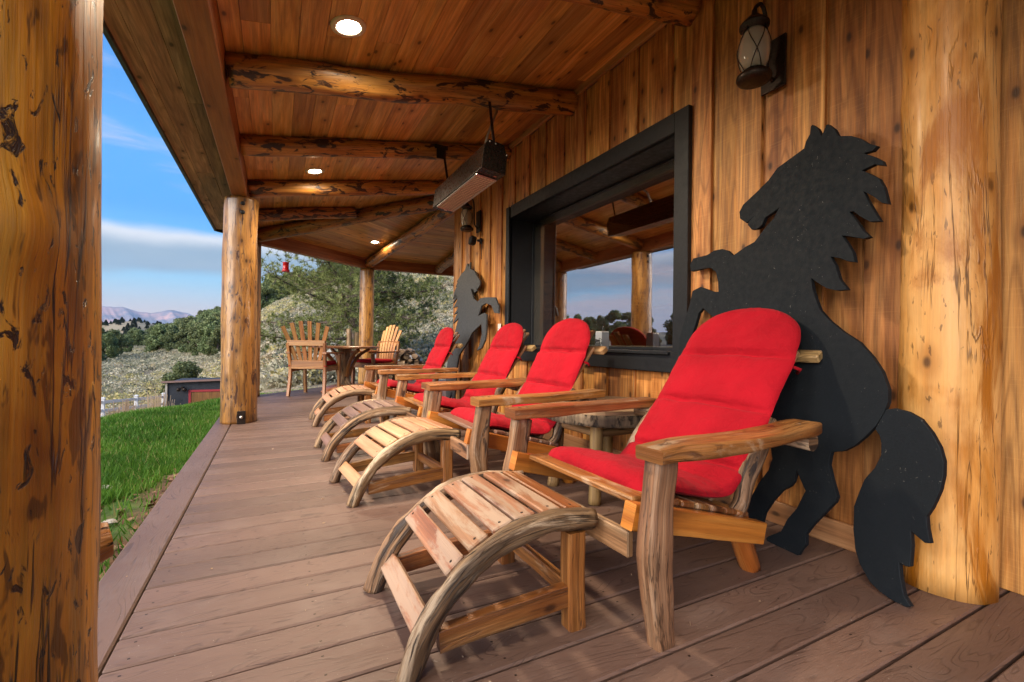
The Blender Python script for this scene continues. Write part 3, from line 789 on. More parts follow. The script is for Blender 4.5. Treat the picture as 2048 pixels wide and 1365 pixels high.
def clip(poly, a, b, c):
    """keep a*x+b*y<=c"""
    out = []; n = len(poly)
    for i in range(n):
        p_, q_ = poly[i], poly[(i+1) % n]; dp = a*p_[0]+b*p_[1]-c; dq = a*q_[0]+b*q_[1]-c
        if dp <= 0: out.append(p_)
        if (dp < 0 < dq) or (dq < 0 < dp): t = dp/(dp-dq); out.append((p_[0]+(q_[0]-p_[0])*t, p_[1]+(q_[1]-p_[1])*t))
    return out


dk = MB(); d0 = Vector((JX, 7.62)); d1 = Vector((1.62, 9.62)); dn = Vector((-(d1-d0).y, (d1-d0).x)).normalized(); dc = dn.dot(d0)
yy = .475655-PITCH*12; k = 0
while yy < 9.6:
    y0, y1 = yy+.004, yy+PITCH-.004; x1 = 2.6 if y1 < 5.9 else 7.5
    po = [(JX+.004, y0), (x1, y0), (x1, y1), (JX+.004, y1)]
    po = clip(po, dn.x, dn.y, dc-.004)
    if len(po) > 2:
        r_ = RND.random(); c_ = .004
        if all(abs(p_[1]-y0) < 1e-6 or abs(p_[1]-y1) < 1e-6 for p_ in po) and dn.dot(Vector((JX, y1))) < dc-.2:
            dk.box(((JX+.004+x1)/2, (y0+y1)/2, -.0125), (x1-JX-.004, y1-y0, .025), ch=.005, rnd=r_, mi=0)
        else: dk.prism(po, Matrix.Translation((0, 0, -.025)), .025, r_)
        if y1 < 7.4:
            for xn in (-.335, .12, .55, 1.0, 1.5):
                for yn in (y0+.03, y1-.03):
                    dk.box((xn+RND.uniform(-.004, .004), yn, -.0004), (.007, .006, .0012), ch=.0005, mi=1)
    yy += PITCH
dk.box((JX-.076, (7.62-2.2)/2, -.0125), (.148, 9.85, .025), ch=.006, rnd=.4, ax=1)
dk.bar((d0.x-.052, d0.y+.055, -.0125), (d1.x-.052, d1.y+.055, -.0125), .145, .025, ch=.006)
dk.bar((d1.x, d1.y+.075, -.0125), (7.5, d1.y+.075, -.0125), .145, .025, ch=.006)
dk.box((JX-.055, 2.7, -.15), (.03, 9.8, .245), mi=0, ax=1)
dk.bar((d0.x-.03, d0.y+.03, -.15), (d1.x-.03, d1.y+.03, -.15), .03, .245)
deck = dk.build('deck', [M['deck'], M['iron']]); tag(deck, kind='structure')
b = MB(); b.box((3.2, 3., -.2), (6.9, 11., .06), ch=.01)
tag(b.build('deck_base', M['dirt']), kind='structure')

# ------------------------------------------------------------------ house
house = thing('house', 'cedar board-sided house wall behind the row of red chairs', 'house', (0, 0, 0))
WZ = 2.83; WT = (1.872, 4.22, .67, 2.205)     # window trim outer y0,y1,z0,z1
WI = (1.978, 4.15, .775, 2.105)
wl = MB(); YE = 5.80


def wallrect(mb, y0, y1, z0, z1, x0, x1, rnd):
    mb.box(((x0+x1)/2, (y0+y1)/2, (z0+z1)/2), (x1-x0, y1-y0, z1-z0), ch=.003, rnd=rnd, ax=2)


edges = [1.594+.2945*k for k in range(-8, 15)]
for k, e in enumerate(edges):
    # wide recessed board then raised board
    for (a0, a1, x0) in ((e-.006, e+.155, WX), (e+.15, e+.289, WX-.020)):
        for (za, zb) in ((.0, WZ),):
            if a1 < .80 or a0 > YE: continue
            a0_, a1_ = max(a0, .80), min(a1, YE-.13)
            if a1_ <= a0_: continue
            r_ = RND.random()
            if a1_ > WT[0]+.02 and a0_ < WT[1]-.02:
                # split around the window
                if a0_ < WT[0]: wallrect(wl, a0_, WT[0]+.02, 0, WZ, x0, WX+.03, r_)
                if a1_ > WT[1]: wallrect(wl, WT[1]-.02, a1_, 0, WZ, x0, WX+.03, r_)
                b0, b1 = max(a0_, WT[0]+.02), min(a1_, WT[1]-.02)
                if b1 > b0+.005: wallrect(wl, b0, b1, 0, WT[2]+.02, x0, WX+.03, r_); wallrect(wl, b0, b1, WT[3]-.02, WZ, x0, WX+.03, r_)
            else: wallrect(wl, a0_, a1_, 0, WZ, x0, WX+.03, r_)
for y0, y1, x0 in ((.0, .29, 2.27), (.29, .44, 2.255), (.44, .74, 2.27), (-.3, .0, 2.255), (-.7, -.3, 2.27)): wallrect(wl, y0, y1-.004, 0, 3., x0, 2.32, RND.random())
wl.build('siding', M['wall'], house)
b = MB()
b.box((WX-.012+.03, YE-.065, WZ/2), (.085, .14, WZ), ch=.004, ax=2); b.box((WX+.18, YE+.012, WZ/2), (.42, .03, WZ), ch=.004, ax=2)
for k in range(24): b.box((2.62+.16*k, YE-.01, WZ/2), (.15, .02+.015*(k % 2), WZ), ax=2)
b.build('corner_boards', M['wall'], house)
b = MB(); b.box((WX-.026, (.86+YE-.14)/2, .052), (.02, YE-1.0, .105), ch=.004, ax=1); b.build('base_trim', M['trimw'], house)
b = MB(); b.box((WX-.030, (.0+YE)/2, 2.858), (.025, YE+.0, .075), ch=.004, ax=1); b.build('top_trim', M['trimw'], house)
# window
win = MB(); y0, y1, z0, z1 = WT; i0, i1, k0, k1 = WI; xf = WX-.052
win.box((xf+.02, (i0+y0)/2, (z0+z1)/2+.02), (.04, i0-y0, z1-z0-.0), ch=.003); win.box((xf+.02, (i1+y1)/2, (z0+z1)/2+.02), (.04, y1-i1, z1-z0), ch=.003)
win.box((xf+.019, (y0+y1)/2, (k1+z1)/2+.01), (.038, y1-y0-.21, z1-k1+.02), ch=.003)
D = .235
win.box((WX+D/2-.01, i0-.012, (k0+k1)/2), (D+.05, .024, k1-k0+.02)); win.box((WX+D/2-.01, i1+.012, (k0+k1)/2), (D+.05, .024, k1-k0+.02))
win.box((WX+D/2-.01, (i0+i1)/2, k1+.012), (D+.05, i1-i0, .024))
window = win.build('window', M['black'], house)
b = MB(); b.box((xf+.015, (y0+y1)/2, .735), (.06, y1-y0+.06, .125), ch=.005); b.box((WX+.06, (i0+i1)/2, .79), (.30, i1-i0-.004, .02), ch=.004); b.build('window_sill', M['black'], window)
b = MB(); xg = WX+D
for (c_, s_) in (((xg, i0+.006, (k0+k1)/2+.02), (.03, .012, k1-k0-.04)), ((xg, i1-.006, (k0+k1)/2+.02), (.03, .012, k1-k0-.04)), ((xg, (i0+i1)/2, k1-.007), (.03, i1-i0, .014)), ((xg, (i0+i1)/2, k0+.036), (.03, i1-i0, .022))): b.box(c_, s_)
b.build('sash', M['black'], window)
b = MB(); b.box((xg, (i0+i1)/2, (k0+k1)/2+.01), (.005, i1-i0-.022, k1-k0-.045), ch=.0005); b.build('pane', M['pane'], window)
b = MB()
for (c_, s_) in (((xg+.06, i0+.01, (k0+k1)/2), (.05, .05, k1-k0)), ((xg+.035, i1-.055, (k0+k1)/2), (.04, .15, k1-k0)), ((xg+.06, (i0+i1)/2, k0+.03), (.05, i1-i0, .05)), ((xg+.035, (i0+i1)/2, k1-.03), (.04, i1-i0, .07))): b.box(c_, s_)
b.build('inner_casing', M['casing'], window)
# dim room behind
b = MB()
b.box((4.0, 3.4, .0), (3.3, 5., .05)); b.box((4.0, 3.4, 2.78), (3.3, 5., .05)); b.box((5.6, 3.4, 1.4), (.05, 5., 2.8)); b.box((4., 5.70, 1.4), (3.3, .05, 2.8)); b.box((4., .93, 1.4), (3.3, .05, 2.8))
b.build('room_interior', M['header'], house)

ld = bpy.data.lights.new('room_fill_light', 'POINT'); ld.energy = 20; ld.color = (1, .72, .45); ld.shadow_soft_size = .02  # unseen fill light, added so the room shows through the glass
o = bpy.data.objects.new('room_fill_light', ld); COL.objects.link(o); o.location = (3.0, 1.25, 2.5)
pic = thing('wall_picture', 'plain framed picture inside the room, seen dimly through the window', 'picture', (5.56, 5.3, 1.75))
MB().box((0, 0, 0), (.02, .7, .55)).build('picture_sheet', M['trimring'], pic)
b = MB()
for (c_, s_) in (((-.015, -.37, 0), (.04, .05, .65)), ((-.015, .37, 0), (.04, .05, .65)), ((-.015, 0, .30), (.04, .7, .05)), ((-.015, 0, -.30), (.04, .7, .05))): b.box(c_, s_)
b.build('picture_frame', M['teak_pale'], pic)
# corner log of the wall
def logpost(name, label, cat, x, y, z0, z1, r0, r1, m, amp=.05, seg=40, sub=36, ell=1., bumps=(), parent=None, group=None, rings=2):
    t = MB(); n = sub; pts = [Vector((0, 0, z0+(z1-z0)*i/n)) for i in range(n+1)]; sd = RND.random()*90; secs = []
    for i, p_ in enumerate(pts):
        fz = i/n; rr_ = r0+(r1-r0)*fz; sec = []
        for j in range(seg):
            a = 2*math.pi*j/seg; ca, sa = math.cos(a), math.sin(a)
            q = rr_*(1+amp*nz(ca*.9+sd, sa*.9, p_.z*.9)+amp*.5*nz(ca*2.5+sd, sa*2.5, p_.z*3)+amp*.2*nz(ca*7+sd, sa*7, p_.z*9))
            for (ba, bz, bs, bh) in bumps:
                da = math.atan2(math.sin(a-ba), math.cos(a-ba))*rr_; q += bh*math.exp(-(da*da+(p_.z-bz)**2)/(bs*bs))
            sec.append((ca*q, sa*q))
        secs.append(sec)
    # ring frame: loft uses y=z x t ; keep x,y axes plain
    t.loft(pts, [[(b_, a_) for a_, b_ in s_][::-1] for s_ in secs], up=(1, 0, 0), vs=1.)
    root = t.build(name, m) if parent is None else t.build(name, m, parent)
    root.location = (x, y, 0)
    if parent is None: tag(root, label, cat, group)
    return root


logpost('corner_log', 'thick golden peeled log standing against the wall beside the large black horse', 'log', 2.135, .74, 0, 3.1, .134, .128, M['log_pale'], .06, bumps=((3.5, 1.0, .05, .010), (4.1, 1.7, .06, .008), (4.3, .35, .07, .008)))


def bolt(parent, p_, d_, r_=.022, m='black'):
    d_ = Vector(d_).normalized(); Mx = Matrix.Translation(p_) @ d_.to_track_quat('Z', 'Y').to_matrix().to_4x4()
    MB().lathe([(r_, -.01), (r_, .008), (r_*.7, .015), (0, .017)], Mx, 12).build('bolt', M[m], parent)


pg = None
nl = logpost('porch_post', 'large amber log post with dark nicks filling the left edge of the picture', 'log post', -.335,   .60, 0, 2.27, .173, .170, M['log_near'], .035, 56, 160,
             bumps=((.55, .93, .035, .012), (.3, .42, .06, .02)))
st = MB(); st.tube([(.12, .07, .600), (.150, .085, .602), (.166, .092, .604)], [.030, .022, .018], 12, .35, 9., sub=5); st.build('branch_stub', M['log_near'], nl)
nl2 = logpost('porch_post', 'knotty log porch post with two black bolts and a black base bracket', 'log post', -.328, 5.44, 0, 2.27, .168, .150, M['log'], .10, 48, 90,
              bumps=((4.6, 1.4, .04, .014), (4.9, .5, .05, .018), (4.4, 1.95, .05, .012)))
bolt(nl2, (.02, -.148, 2.20), (0, -1, .1)); bolt(nl2, (.02, -.15, 2.11), (0, -1, 0))
b = MB(); b.box((.035, -.160, .065), (.075, .03, .13), ch=.003); b.build('base_bracket', M['iron'], nl2); bolt(nl2, (.035, -.178, .07), (0, -1, 0), .016, 'steel')
logpost('porch_post', 'log porch post mostly hidden behind the bolted post', 'log post', -.345, 7.80, 0, 2.27, .15, .14, M['log'], .05, 32, 40)
logpost('porch_post', 'far log porch post behind the round dining table', 'log post', 1.60, 9.40, 0, 2.27, .15, .135, M['log'], .06, 32, 40)
if 0: logpost('porch_post', 'x behind the house', 'log post', 4.6, 9.40, 0, 2.27, .15, .14, M['log'], .05, 20, 16)

# ------------------------------------------------------------------ porch roof
roof = thing('porch_roof', 'cedar-lined porch roof with log rafters over the chairs', 'roof', (0, 0, 0))


def zc(x): return 2.514+.17*x


P3 = (-.34, 7.80); P4 = (1.60, 9.40); HC = (WX, YE)     # corner posts and house corner


def facet(mb, poly, plane, dirv, w, th=.012, gap=.0025, off=0., mi=0):
    """boards running along dirv clipped to poly, laid on z=plane(x,y)"""
    d_ = Vector(dirv).normalized(); nn = Vector((-d_.y, d_.x)); cs = [nn.dot(Vector(p_)) for p_ in poly]; c = min(cs)+off
    while c < max(cs):
        po = clip(clip(list(poly), -nn.x, -nn.y, -(c+gap/2)), nn.x, nn.y, c+w-gap/2)
        # random butt joint
        if len(po) > 2:
            al = [d_.dot(Vector(p_)) for p_ in po]; cuts = [min(al)]; x_ = min(al)+RND.uniform(.8, 3.2)
            while x_ < max(al)-.3: cuts.append(x_); x_ += RND.uniform(1.8, 3.6)
            cuts.append(max(al))
            for a_, b_ in zip(cuts, cuts[1:]):
                pc = clip(clip(po, -d_.x, -d_.y, -(a_+.001)), d_.x, d_.y, b_-.001)
                if len(pc) < 3: continue
                r_ = RND.random(); base_ = len(mb.V); n = len(pc)
                for z_ in (0, th):
                    for p_ in pc: mb.V.append(Vector((p_[0], p_[1], plane(*p_)+z_)))
                uvs = [(d_.dot(Vector(p_))+r_*7, nn.dot(Vector(p_))+r_*11) for p_ in pc]
                mb.face([base_+i for i in range(n)][::-1], uvs[::-1], r_, mi)
                mb.face([base_+n+i for i in range(n)], uvs, r_, mi)
                for i in range(n):
                    k_ = (i+1) % n; mb.face((base_+i, base_+k_, base_+n+k_, base_+n+i), [uvs[i], uvs[k_], uvs[k_], uvs[i]], r_, mi)
        c += w


pl_main = lambda x, y: zc(x)
def plane3(a, b_, c):
    a, b_, c = Vector(a), Vector(b_), Vector(c); n = (b_-a).cross(c-a)
    return lambda x, y: a.z-(n.x*(x-a.x)+n.y*(y-a.y))/n.z
ZH = zc(P3[0]); ZW = zc(HC[0])
pl2 = plane3((*P3, ZH), (*P4, ZH), (*HC, ZW)); pl3 = plane3((*P4, ZH), (7., P4[1], ZH), (*HC, ZW))
OE = -.76
b = MB(); facet(b, [(-.27, -2.4), (WX+.02, -2.4), (WX+.02, YE), (-.27, P3[1]-.05)], pl_main, (0, 1), .138)
main_poly_len = len(b.F)
facet(b, [P3, P4, HC], pl2, (P4[0]-P3[0], P4[1]-P3[1]), .138); facet(b, [P4, (6.8, P4[1]), (6.8, YE), HC], pl3, (1, 0), .138)
b.build('ceiling_boards', M['ceil'], roof)
# soffit outside the header beam
o3 = Vector((P4[0]-P3[0], P4[1]-P3[1])).normalized(); on = Vector((-o3.y, o3.x))
E0 = (OE, 7.62); E1 = (1.42, 9.86); E2 = (6.8, 9.86)
b = MB(); facet(b, [(OE, -2.4), (-.41, -2.4), (-.41, P3[1]), E0], pl_main, (0, 1), .135)
facet(b, [(-.36, P3[1]+.02), E0, E1, (P4[0]-.03, P4[1]+.05)], pl2, tuple(o3), .135); facet(b, [(P4[0], P4[1]+.06), E1, E2, (6.8, P4[1]+.06)], pl3, (1, 0), .135)
b.build('soffit', M['ceil_grey'], roof)
b = MB()
za = zc(OE)
b.box((OE-.012, (7.62-2.4)/2, za+.05), (.025, 10.05, .15), ch=.002); b.bar((E0[0]-.01, E0[1]+.01, za+.05), (E1[0]-.01, E1[1]+.01, pl2(*E1)+.05), .025, .15)
b.bar((E1[0], E1[1]+.01, pl2(*E1)+.05), (6.8, E1[1]+.01, pl3(*E2)+.05), .025, .15); b.build('fascia', M['fascia'], roof)
b = MB()       # roof slab above
for poly, pl in (([(OE-.02, -2.5), (WX+2, -2.5), (WX+2, YE-.02), (HC[0], YE), (OE-.02, 7.64)], pl_main), ([(OE-.02, 7.64), E1, HC], pl2), ([E1, (7., E1[1]), (7., YE-1.), HC], pl3)):
    base_ = len(b.V); n = len(poly)
    for z_ in (.016, .12):
        for p_ in poly: b.V.append(Vector((p_[0], p_[1], pl(*p_)+z_)))
    b.face([base_+i for i in range(n)][::-1], [(0, 0)]*n, .5); b.face([base_+n+i for i in range(n)], [(0, 0)]*n, .5)
    for i in range(n): k_ = (i+1) % n; b.face((base_+i, base_+k_, base_+n+k_, base_+n+i), [(0, 0)]*4, .5)
b.build('roof_deck', M['shedroof'], roof)
# header beams
b = MB(); hzm = (2.28+zc(-.34)+.03)/2; hh = zc(-.34)-2.28
b.box((-.34, (P3[1]-2.4)/2, 2.28+hh/2+.005), (.135, P3[1]+2.4, hh+.02), ch=.004); b.build('header_beam', M['header'], roof)
b = MB(); b.bar((*P3, 2.28+hh/2+.005), (*P4, 2.28+hh/2+.005), .135, hh+.02, ch=.004); b.build('header_beam', M['header'], roof)
b = MB(); b.bar((*P4, 2.28+hh/2+.005), (6.8, P4[1], 2.28+hh/2+.005), .135, hh+.02, ch=.004); b.build('header_beam', M['header'], roof)
b = MB()
for (x_, y_) in ((-.34, .60), (-.34, 5.44), P3, P4): b.box((x_, y_, 2.276), (.17, .20, .012), ch=.002)
b.build('post_cap', M['iron'], roof)


def rafter(p0, p1, r_, amp=.10, r1=None):
    t = MB(); n = 7; p0, p1 = Vector(p0), Vector(p1); sd = RND.random()*30
    pts = [p0+(p1-p0)*k/n+Vector((0, 0, .012*nz(sd, k*.6)))+Vector((0, .012*nz(sd+7, k*.6), 0)) for k in range(n+1)]
    t.tube(pts, [r_+((r1 or r_)-r_)*k/n for k in range(n+1)], 22, amp, 1.6, sub=6, up=(0, 0, 1)); return t.build('log_rafter', M['log_beam'], roof)


for (y_, r_) in ((-1.6, .09), (-.45, .09), (.72, .09), (1.90, .088), (3.09, .092), (4.25, .078), (5.42, .085)):
    rafter((-.27, y_, zc(-.27)-r_*.9), (WX-.02, y_, zc(WX)-r_*.9), r_)
rafter((-.27, 6.55, zc(-.27)-.075), (.95, 6.55, zc(.95)-.075), .075)
rafter((P3[0]+.05, P3[1]-.05, ZH-.09), (HC[0], HC[1]+.02, ZW-.10), .095, .16)
rafter((P4[0]+.01, P4[1]-.06, ZH-.085), (HC[0]+.10, HC[1]+.05, ZW-.12), .092, .13)
rafter((3.05, P4[1]-.05, ZH-.085), (3.05, YE+.1, ZW-.11), .088, .13); rafter((4.3, P4[1]-.05, ZH-.085), (4.3, YE+.1, ZW-.11), .088, .13)

# recessed downlights
def downlight(x, y, z, nrm, label, power):
    n_ = Vector(nrm).normalized(); q = n_.to_track_quat('-Z', 'Y'); o = thing('recessed_light', label, 'ceiling light', (x, y, z), group='recessed ceiling lights')
    o.rotation_euler = q.to_euler()
    MB().lathe([(.062, .014), (.062, -.006), (.070, -.010), (.092, -.007), (.095, .0), (.095, .004)], seg=32).build('trim_ring', M['trimring'], o)
    MB().lathe([(.0, -.0015), (.04, -.002), (.0615, .004)], seg=24).build('lamp_disc', M['bulb'], o)
    ld = bpy.data.lights.new('downlight', 'SPOT'); ld.energy = power; ld.spot_size = rad(165); ld.spot_blend = .9; ld.shadow_soft_size = .11; ld.color = (1, .80, .56)
    lo = bpy.data.objects.new('light_beam', ld); COL.objects.link(lo); lo.parent = o; lo.location = (0, 0, -.03)
    # lamp points along -z of the fixture
    return o
sl = (.17, 0, -1)
L_PW = 90
downlight(.335, 2.65, zc(.335)-.002, (.17, 0, -1), 'bright glowing recessed light nearest the camera, ahead of the first log rafter', L_PW)
downlight(.335, 5.07, zc(.335)-.002, (.17, 0, -1), 'recessed light between the second and third log rafters', L_PW*.8)
downlight(1.52, 8.20, pl2(1.52, 8.20)-.002, (.05, -.1, -1), 'farthest recessed light above the dining corner', L_PW*.8)
downlight(.335, .23, zc(.335)-.002, (.17, 0, -1), 'unseen recessed light added overhead behind the camera view to brighten the porch', L_PW*.35)  # extra fixture out of view, added to lift the near porch and log

# ------------------------------------------------------------------ lounge chairs
def slab_cushion(o, rec, seed, wide=.282):
    """one padded cushion: seat and back in one strip, rounded head"""
    prof = [(.045, .375), (.10, .392), (.22, .365), (.34, .335), (.44, .325), (.50, .365), (.56, .43), (.66, .55), (.76, .68), (.86, .815), (.93, .925), (.985, 1.005)]
    prof = [(x + (-rec)*max(0, (z-.33)/.67) if x > .44 else x, z) for x, z in prof]
    pts = [Vector((x, 0, z)) for x, z in prof]; P, _ = resample(pts, [0]*len(pts), 14); n = len(P)
    L = [0.]
    for i in range(1, n): L.append(L[-1]+(P[i]-P[i-1]).length)
    T = L[-1]; m = 27; R_ = random.Random(seed); seams = [.405*T, .60*T, .80*T]
    mb = MB(); top = []; bot = []
    for i, p_ in enumerate(P):
        t = (P[min(i+1, n-1)]-P[max(i-1, 0)]).normalized(); nn = Vector((-t.z, 0, t.x))
        s_ = L[i]; d_end = T-s_
        hw = wide*(1-.02*math.sin(s_*9)); 
        Rh = .215
        if d_end < Rh: hw = (wide-.022)*math.sqrt(max(0., 1-((Rh-d_end)/Rh)**2.5))+.010
        elif d_end < Rh+.06: hw = wide-.014*(1-(d_end-Rh)/.06)**1
        if s_ < .05: hw = wide*(.90+.10*math.sqrt(s_/.05))
        th = .044
        th *= min(1., math.sqrt(max(s_, 0)/.035+.05)) * min(1., math.sqrt(max(d_end, 0)/.05+.03))
        for sm_ in seams: th *= 1-.80*math.exp(-((s_-sm_)/.012)**2)-.15*math.exp(-((s_-sm_)/.05)**2)
        th *= 1-.25*math.exp(-((s_-.405*T)/.05)**2)
        ra, rb = [], []
        for j in range(m):
            c = -math.cos(math.pi*j/(m-1)); edge_ = max(0., 1-abs(c)**3.2)**.55
            wr = .007*nz(s_*12+seed, c*5, seed*1.3)+.005*nz(s_*34, c*3+seed)
            for sm_ in seams: wr += .006*math.exp(-((s_-sm_)/.07)**2)*nz(c*9+seed, sm_*7)
            pull = 0
            for sm_ in seams:
                for cc in (-.45, .45): pull += .010*math.exp(-((s_-sm_)/.03)**2-((c-cc)/.12)**2)
            y_ = c*hw*(1+.012*nz(s_*20, seed+(1 if c > 0 else 5)))
            q = Vector((p_.x, y_, p_.z)); ra.append(q+nn*(th*edge_+wr*edge_-pull)); rb.append(q-nn*(th*.62*edge_))
        top.append(ra); bot.append(rb)
    base_ = 0
    for g_ in (top, bot):
        for ring in g_: mb.V += ring
    N = n*m
    for i in range(n-1):
        for j in range(m-1):
            a_ = i*m+j; mb.face((a_, a_+1, a_+m+1, a_+m)[::-1], [(0, 0)]*4, .5, 0, True); a_ += N; mb.face((a_, a_+1, a_+m+1, a_+m), [(0, 0)]*4, .5, 0, True)
        for j in (0, m-1): a_ = i*m+j; fc = (a_, a_+m, a_+m+N, a_+N); mb.face(fc if j else fc[::-1], [(0, 0)]*4, .5, 0, True)
    for i, rev in ((0, 0), (n-1, 1)):
        for j in range(m-1): a_ = i*m+j; fc = (a_, a_+1, a_+1+N, a_+N); mb.face(fc[::-1] if rev else fc, [(0, 0)]*4, .5, 0, True)
    c_ = mb.build('cushion', M['red'], o)
    # piping seam and ties
    for sg in (-1, 1):
        tb = MB(); i = min(range(n), key=lambda q: abs(T-L[q]-.29)); p_ = P[i]
        tb.tube([(p_.x, sg*(wide-.03), p_.z), (p_.x+.03, sg*(wide+.005), p_.z-.02), (p_.x+.055, sg*(wide-.02), p_.z-.035)], .007, 6, .2)
        tb.build('tie', M['red'], c_)


def lounge(y, label, rec=0., rz=0., arm='teak', slat='teak', seed=1, x=.95, leg='leg'):
    R_ = random.Random(seed); o = thing('lounge_chair', label, 'lounge chair', (x, y, 0), rz, 'red cushioned lounge chairs along the wall')
    for sg in (-1, 1):
        b = MB(); b.plank([(.01, sg*.385, .0), (-.012, sg*.392, .12), (-.032, sg*.397, .26), (-.02, sg*.393, .38), (.0, sg*.388, .518)], [.050, .058, .066, .058, .060], [.066, .078, .088, .080, .074],
                          up=(1, 0, 0), amp=.16, ch=.2, sub=6, sm=False); b.build('front_leg', M[leg], o)
        b = MB(); b.plank([(-.055, sg*.395, .540), (.05, sg*.392, .542), (.25, sg*.405, .543), (.45, sg*.40, .546), (.62, sg*.385, .55), (.745, sg*.372, .552)],
                          [.100, .112, .118, .128, .118, .105], [.042, .044, .042, .036, .038, .040], amp=.16, ch=.16, sub=6)
        for px_ in (-.01, .025, .66): b.lathe([(.007, 0), (.007, .0012), (0, .0014)], Matrix.Translation((px_, sg*.392, .5635 if px_ < .5 else .5705)), 10, mi=1)
        b.build('armrest', [M[arm], M['leg']], o)
        b = MB(); b.plank([(-.07, sg*.335, .358), (.07, sg*.335, .322), (.545, sg*.325, .193)], [.046]*3, [.074, .076, .074], amp=.05, ch=.08, sub=4); b.build('seat_rail', M['rail'], o)
        b = MB(); b.tube([(.50, sg*.27, .24), (.56, sg*.25, .13), (.655, sg*.225, .0)], [.038, .038, .036], 12, .16, 5., sub=4); b.build('rear_leg', M['rail'], o)
        b = MB(); b.tube([(.43, sg*.285, .23), (.50, sg*.285, .285), (.535, sg*.28, .37), (.62-rec*.3, sg*.275, .47), (.70-rec*.35, sg*.27, .56)], [.028, .026, .03, .034, .026], 10, .2, 6., sub=4); b.build('back_brace', M['bark'], o)
    # seat slats
    for k, (x0, z0, t_) in enumerate(((.030, .376, .0), (.135, .354, -.20), (.205, .335, -.25), (.275, .316, -.26), (.345, .297, -.26), (.415, .278, -.26), (.480, .260, -.26))):
        w = .098 if k == 0 else .060; ln2 = .295 if k == 0 else .312
        b = MB(); b.bar((x0-.0, -ln2, z0), (x0, ln2, z0), w, .020, up=(-math.sin(t_), 0, math.cos(t_)), ch=.005); b.build('seat_slat', M[slat], o)
    # lower front stretcher
    b = MB(); b.bar((-.055, -.33, .27), (-.055, .33, .27), .022, .075, ch=.004); b.build('front_stretcher', M['leg'], o)
    # back slats fan
    bx = lambda z: .50+.062+(z-.43)*(.56/.58) - rec*max(0, (z-.33)/.67)
    for k in range(5):
        c = (k-2); z1 = .955-.03*abs(c)**2.2; b = MB(); b.bar((bx(.30)+.01, c*.085, .27), (bx(z1)+.0, c*.104, z1), .068, .018, up=(-1, 0, .9), ch=.004); b.build('back_slat', M['teak_pale' if k in (0, 4) else arm], o)
    b = MB(); b.bar((bx(.80)+.038, -.31, .80), (bx(.80)+.038, .31, .80), .05, .036, up=(-.7, 0, 1), ch=.006); b.build('back_crosspiece', M['peeled'], o)
    b = MB(); b.tube([(.70-rec*.2, -.42, .508), (.70-rec*.2, 0, .512), (.70-rec*.2, .42, .508)], [.030, .026, .030], 12, .15, 5., sub=5); b.build('arm_support', M['bark'], o)
    slab_cushion(o, rec, seed)
    return o


lounge(1.33, 'nearest red cushioned lounge chair, worn arms, in front of the large black horse', 0., rad(1.5), 'teak', 'teak', 3)
lounge(2.53, 'red cushioned lounge chair just beyond the stump side table, drink on the sill above', .17, rad(0), 'teak', 'teak_brown', 5)
lounge(3.42, 'red cushioned lounge chair with dark brown slatted footstool in front', .15, rad(0), 'teak', 'teak', 8)
lounge(4.93, 'farthest red cushioned lounge chair, in front of the small grey horse', .19, rad(0), 'teak', 'teak', 12)


# ------------------------------------------------------------------ footstools
def footstool(y, label, slat, frame, side, seed, rz=0., x=.265, w=.225, L=1., rw=0.):
    o = thing('footstool', label, 'footstool', (x, y, 0), rz, 'slatted footstools in front of the lounge chairs')
    cl = [(.035, .0), (.075, .10), (.145, .195), (.235, .268), (.34, .310), (.46, .322), (.60, .308)]
    cl = [(a*L, b_) for a, b_ in cl]
    for sg in (-1, 1):
        b = MB(); b.tube([(a, sg*(w+.005), z) for a, z in cl], [.031, .032, .032, .033, .034, .033, .030], 14, .28, 8., sq=(.80, 1.), sub=6); b.build('curved_leg', M['bark'], o)
        b = MB(); b.plank([(.535*L, sg*(w+.0), .0), (.53*L, sg*w, .15), (.53*L, sg*w, .285)], .056, .058, up=(1, 0, 0), amp=.1, ch=.16, sub=4); b.build('rear_leg', M[side], o)
        b = MB(); b.plank([(.115, sg*(w-.004), .075), (.30*L, sg*w, .09), (.515*L, sg*w, .10)], .034, [.058, .062, .062], amp=.10, ch=.1, sub=4); b.build('side_rail', M[frame], o)
    b = MB(); b.bar((.53*L, -w+.02, .10), (.53*L, w-.02, .10), .03, .05, ch=.004); b.build('rear_stretcher', M[side], o)
    b = MB(); b.bar((.085, -w+.01, .095), (.085, w-.01, .095), .024, .062, up=(.72, 0, .75), ch=.004); b.build('front_slat', M[slat], o)
    P, _ = resample([Vector((a, 0, z)) for a, z in cl], [0]*7, 12); Ls = [0.]
    for i in range(1, len(P)): Ls.append(Ls[-1]+(P[i]-P[i-1]).length)
    s0 = .235
    n_s = 6; step = (Ls[-1]-.03-s0)/n_s
    for k in range(n_s):
        s_ = s0+step*(k+.5); i = min(range(len(Ls)), key=lambda q: abs(Ls[q]-s_)); t = (P[min(i+1, len(P)-1)]-P[i-1]).normalized(); nn = Vector((-t.z, 0, t.x))
        c = P[i]+nn*.024
        b = MB(); b.bar((c.x, -w+.012, c.z), (c.x, w-.012, c.z), step-.011, .018, up=nn, ch=.004)
        for sy in (-1, 1):
            cc = c+nn*.0088; q_ = Matrix.Translation((cc.x, sy*(w-.035), cc.z)) @ nn.to_track_quat('Z', 'Y').to_matrix().to_4x4()
            b.lathe([(.0045, 0), (.0045, .0008), (0, .0010)], q_, 8, mi=1)
        b.build('slat', [M[slat if not (slat == 'teak_worn' and k == 5) else 'teak'], M['iron']], o)
    return o


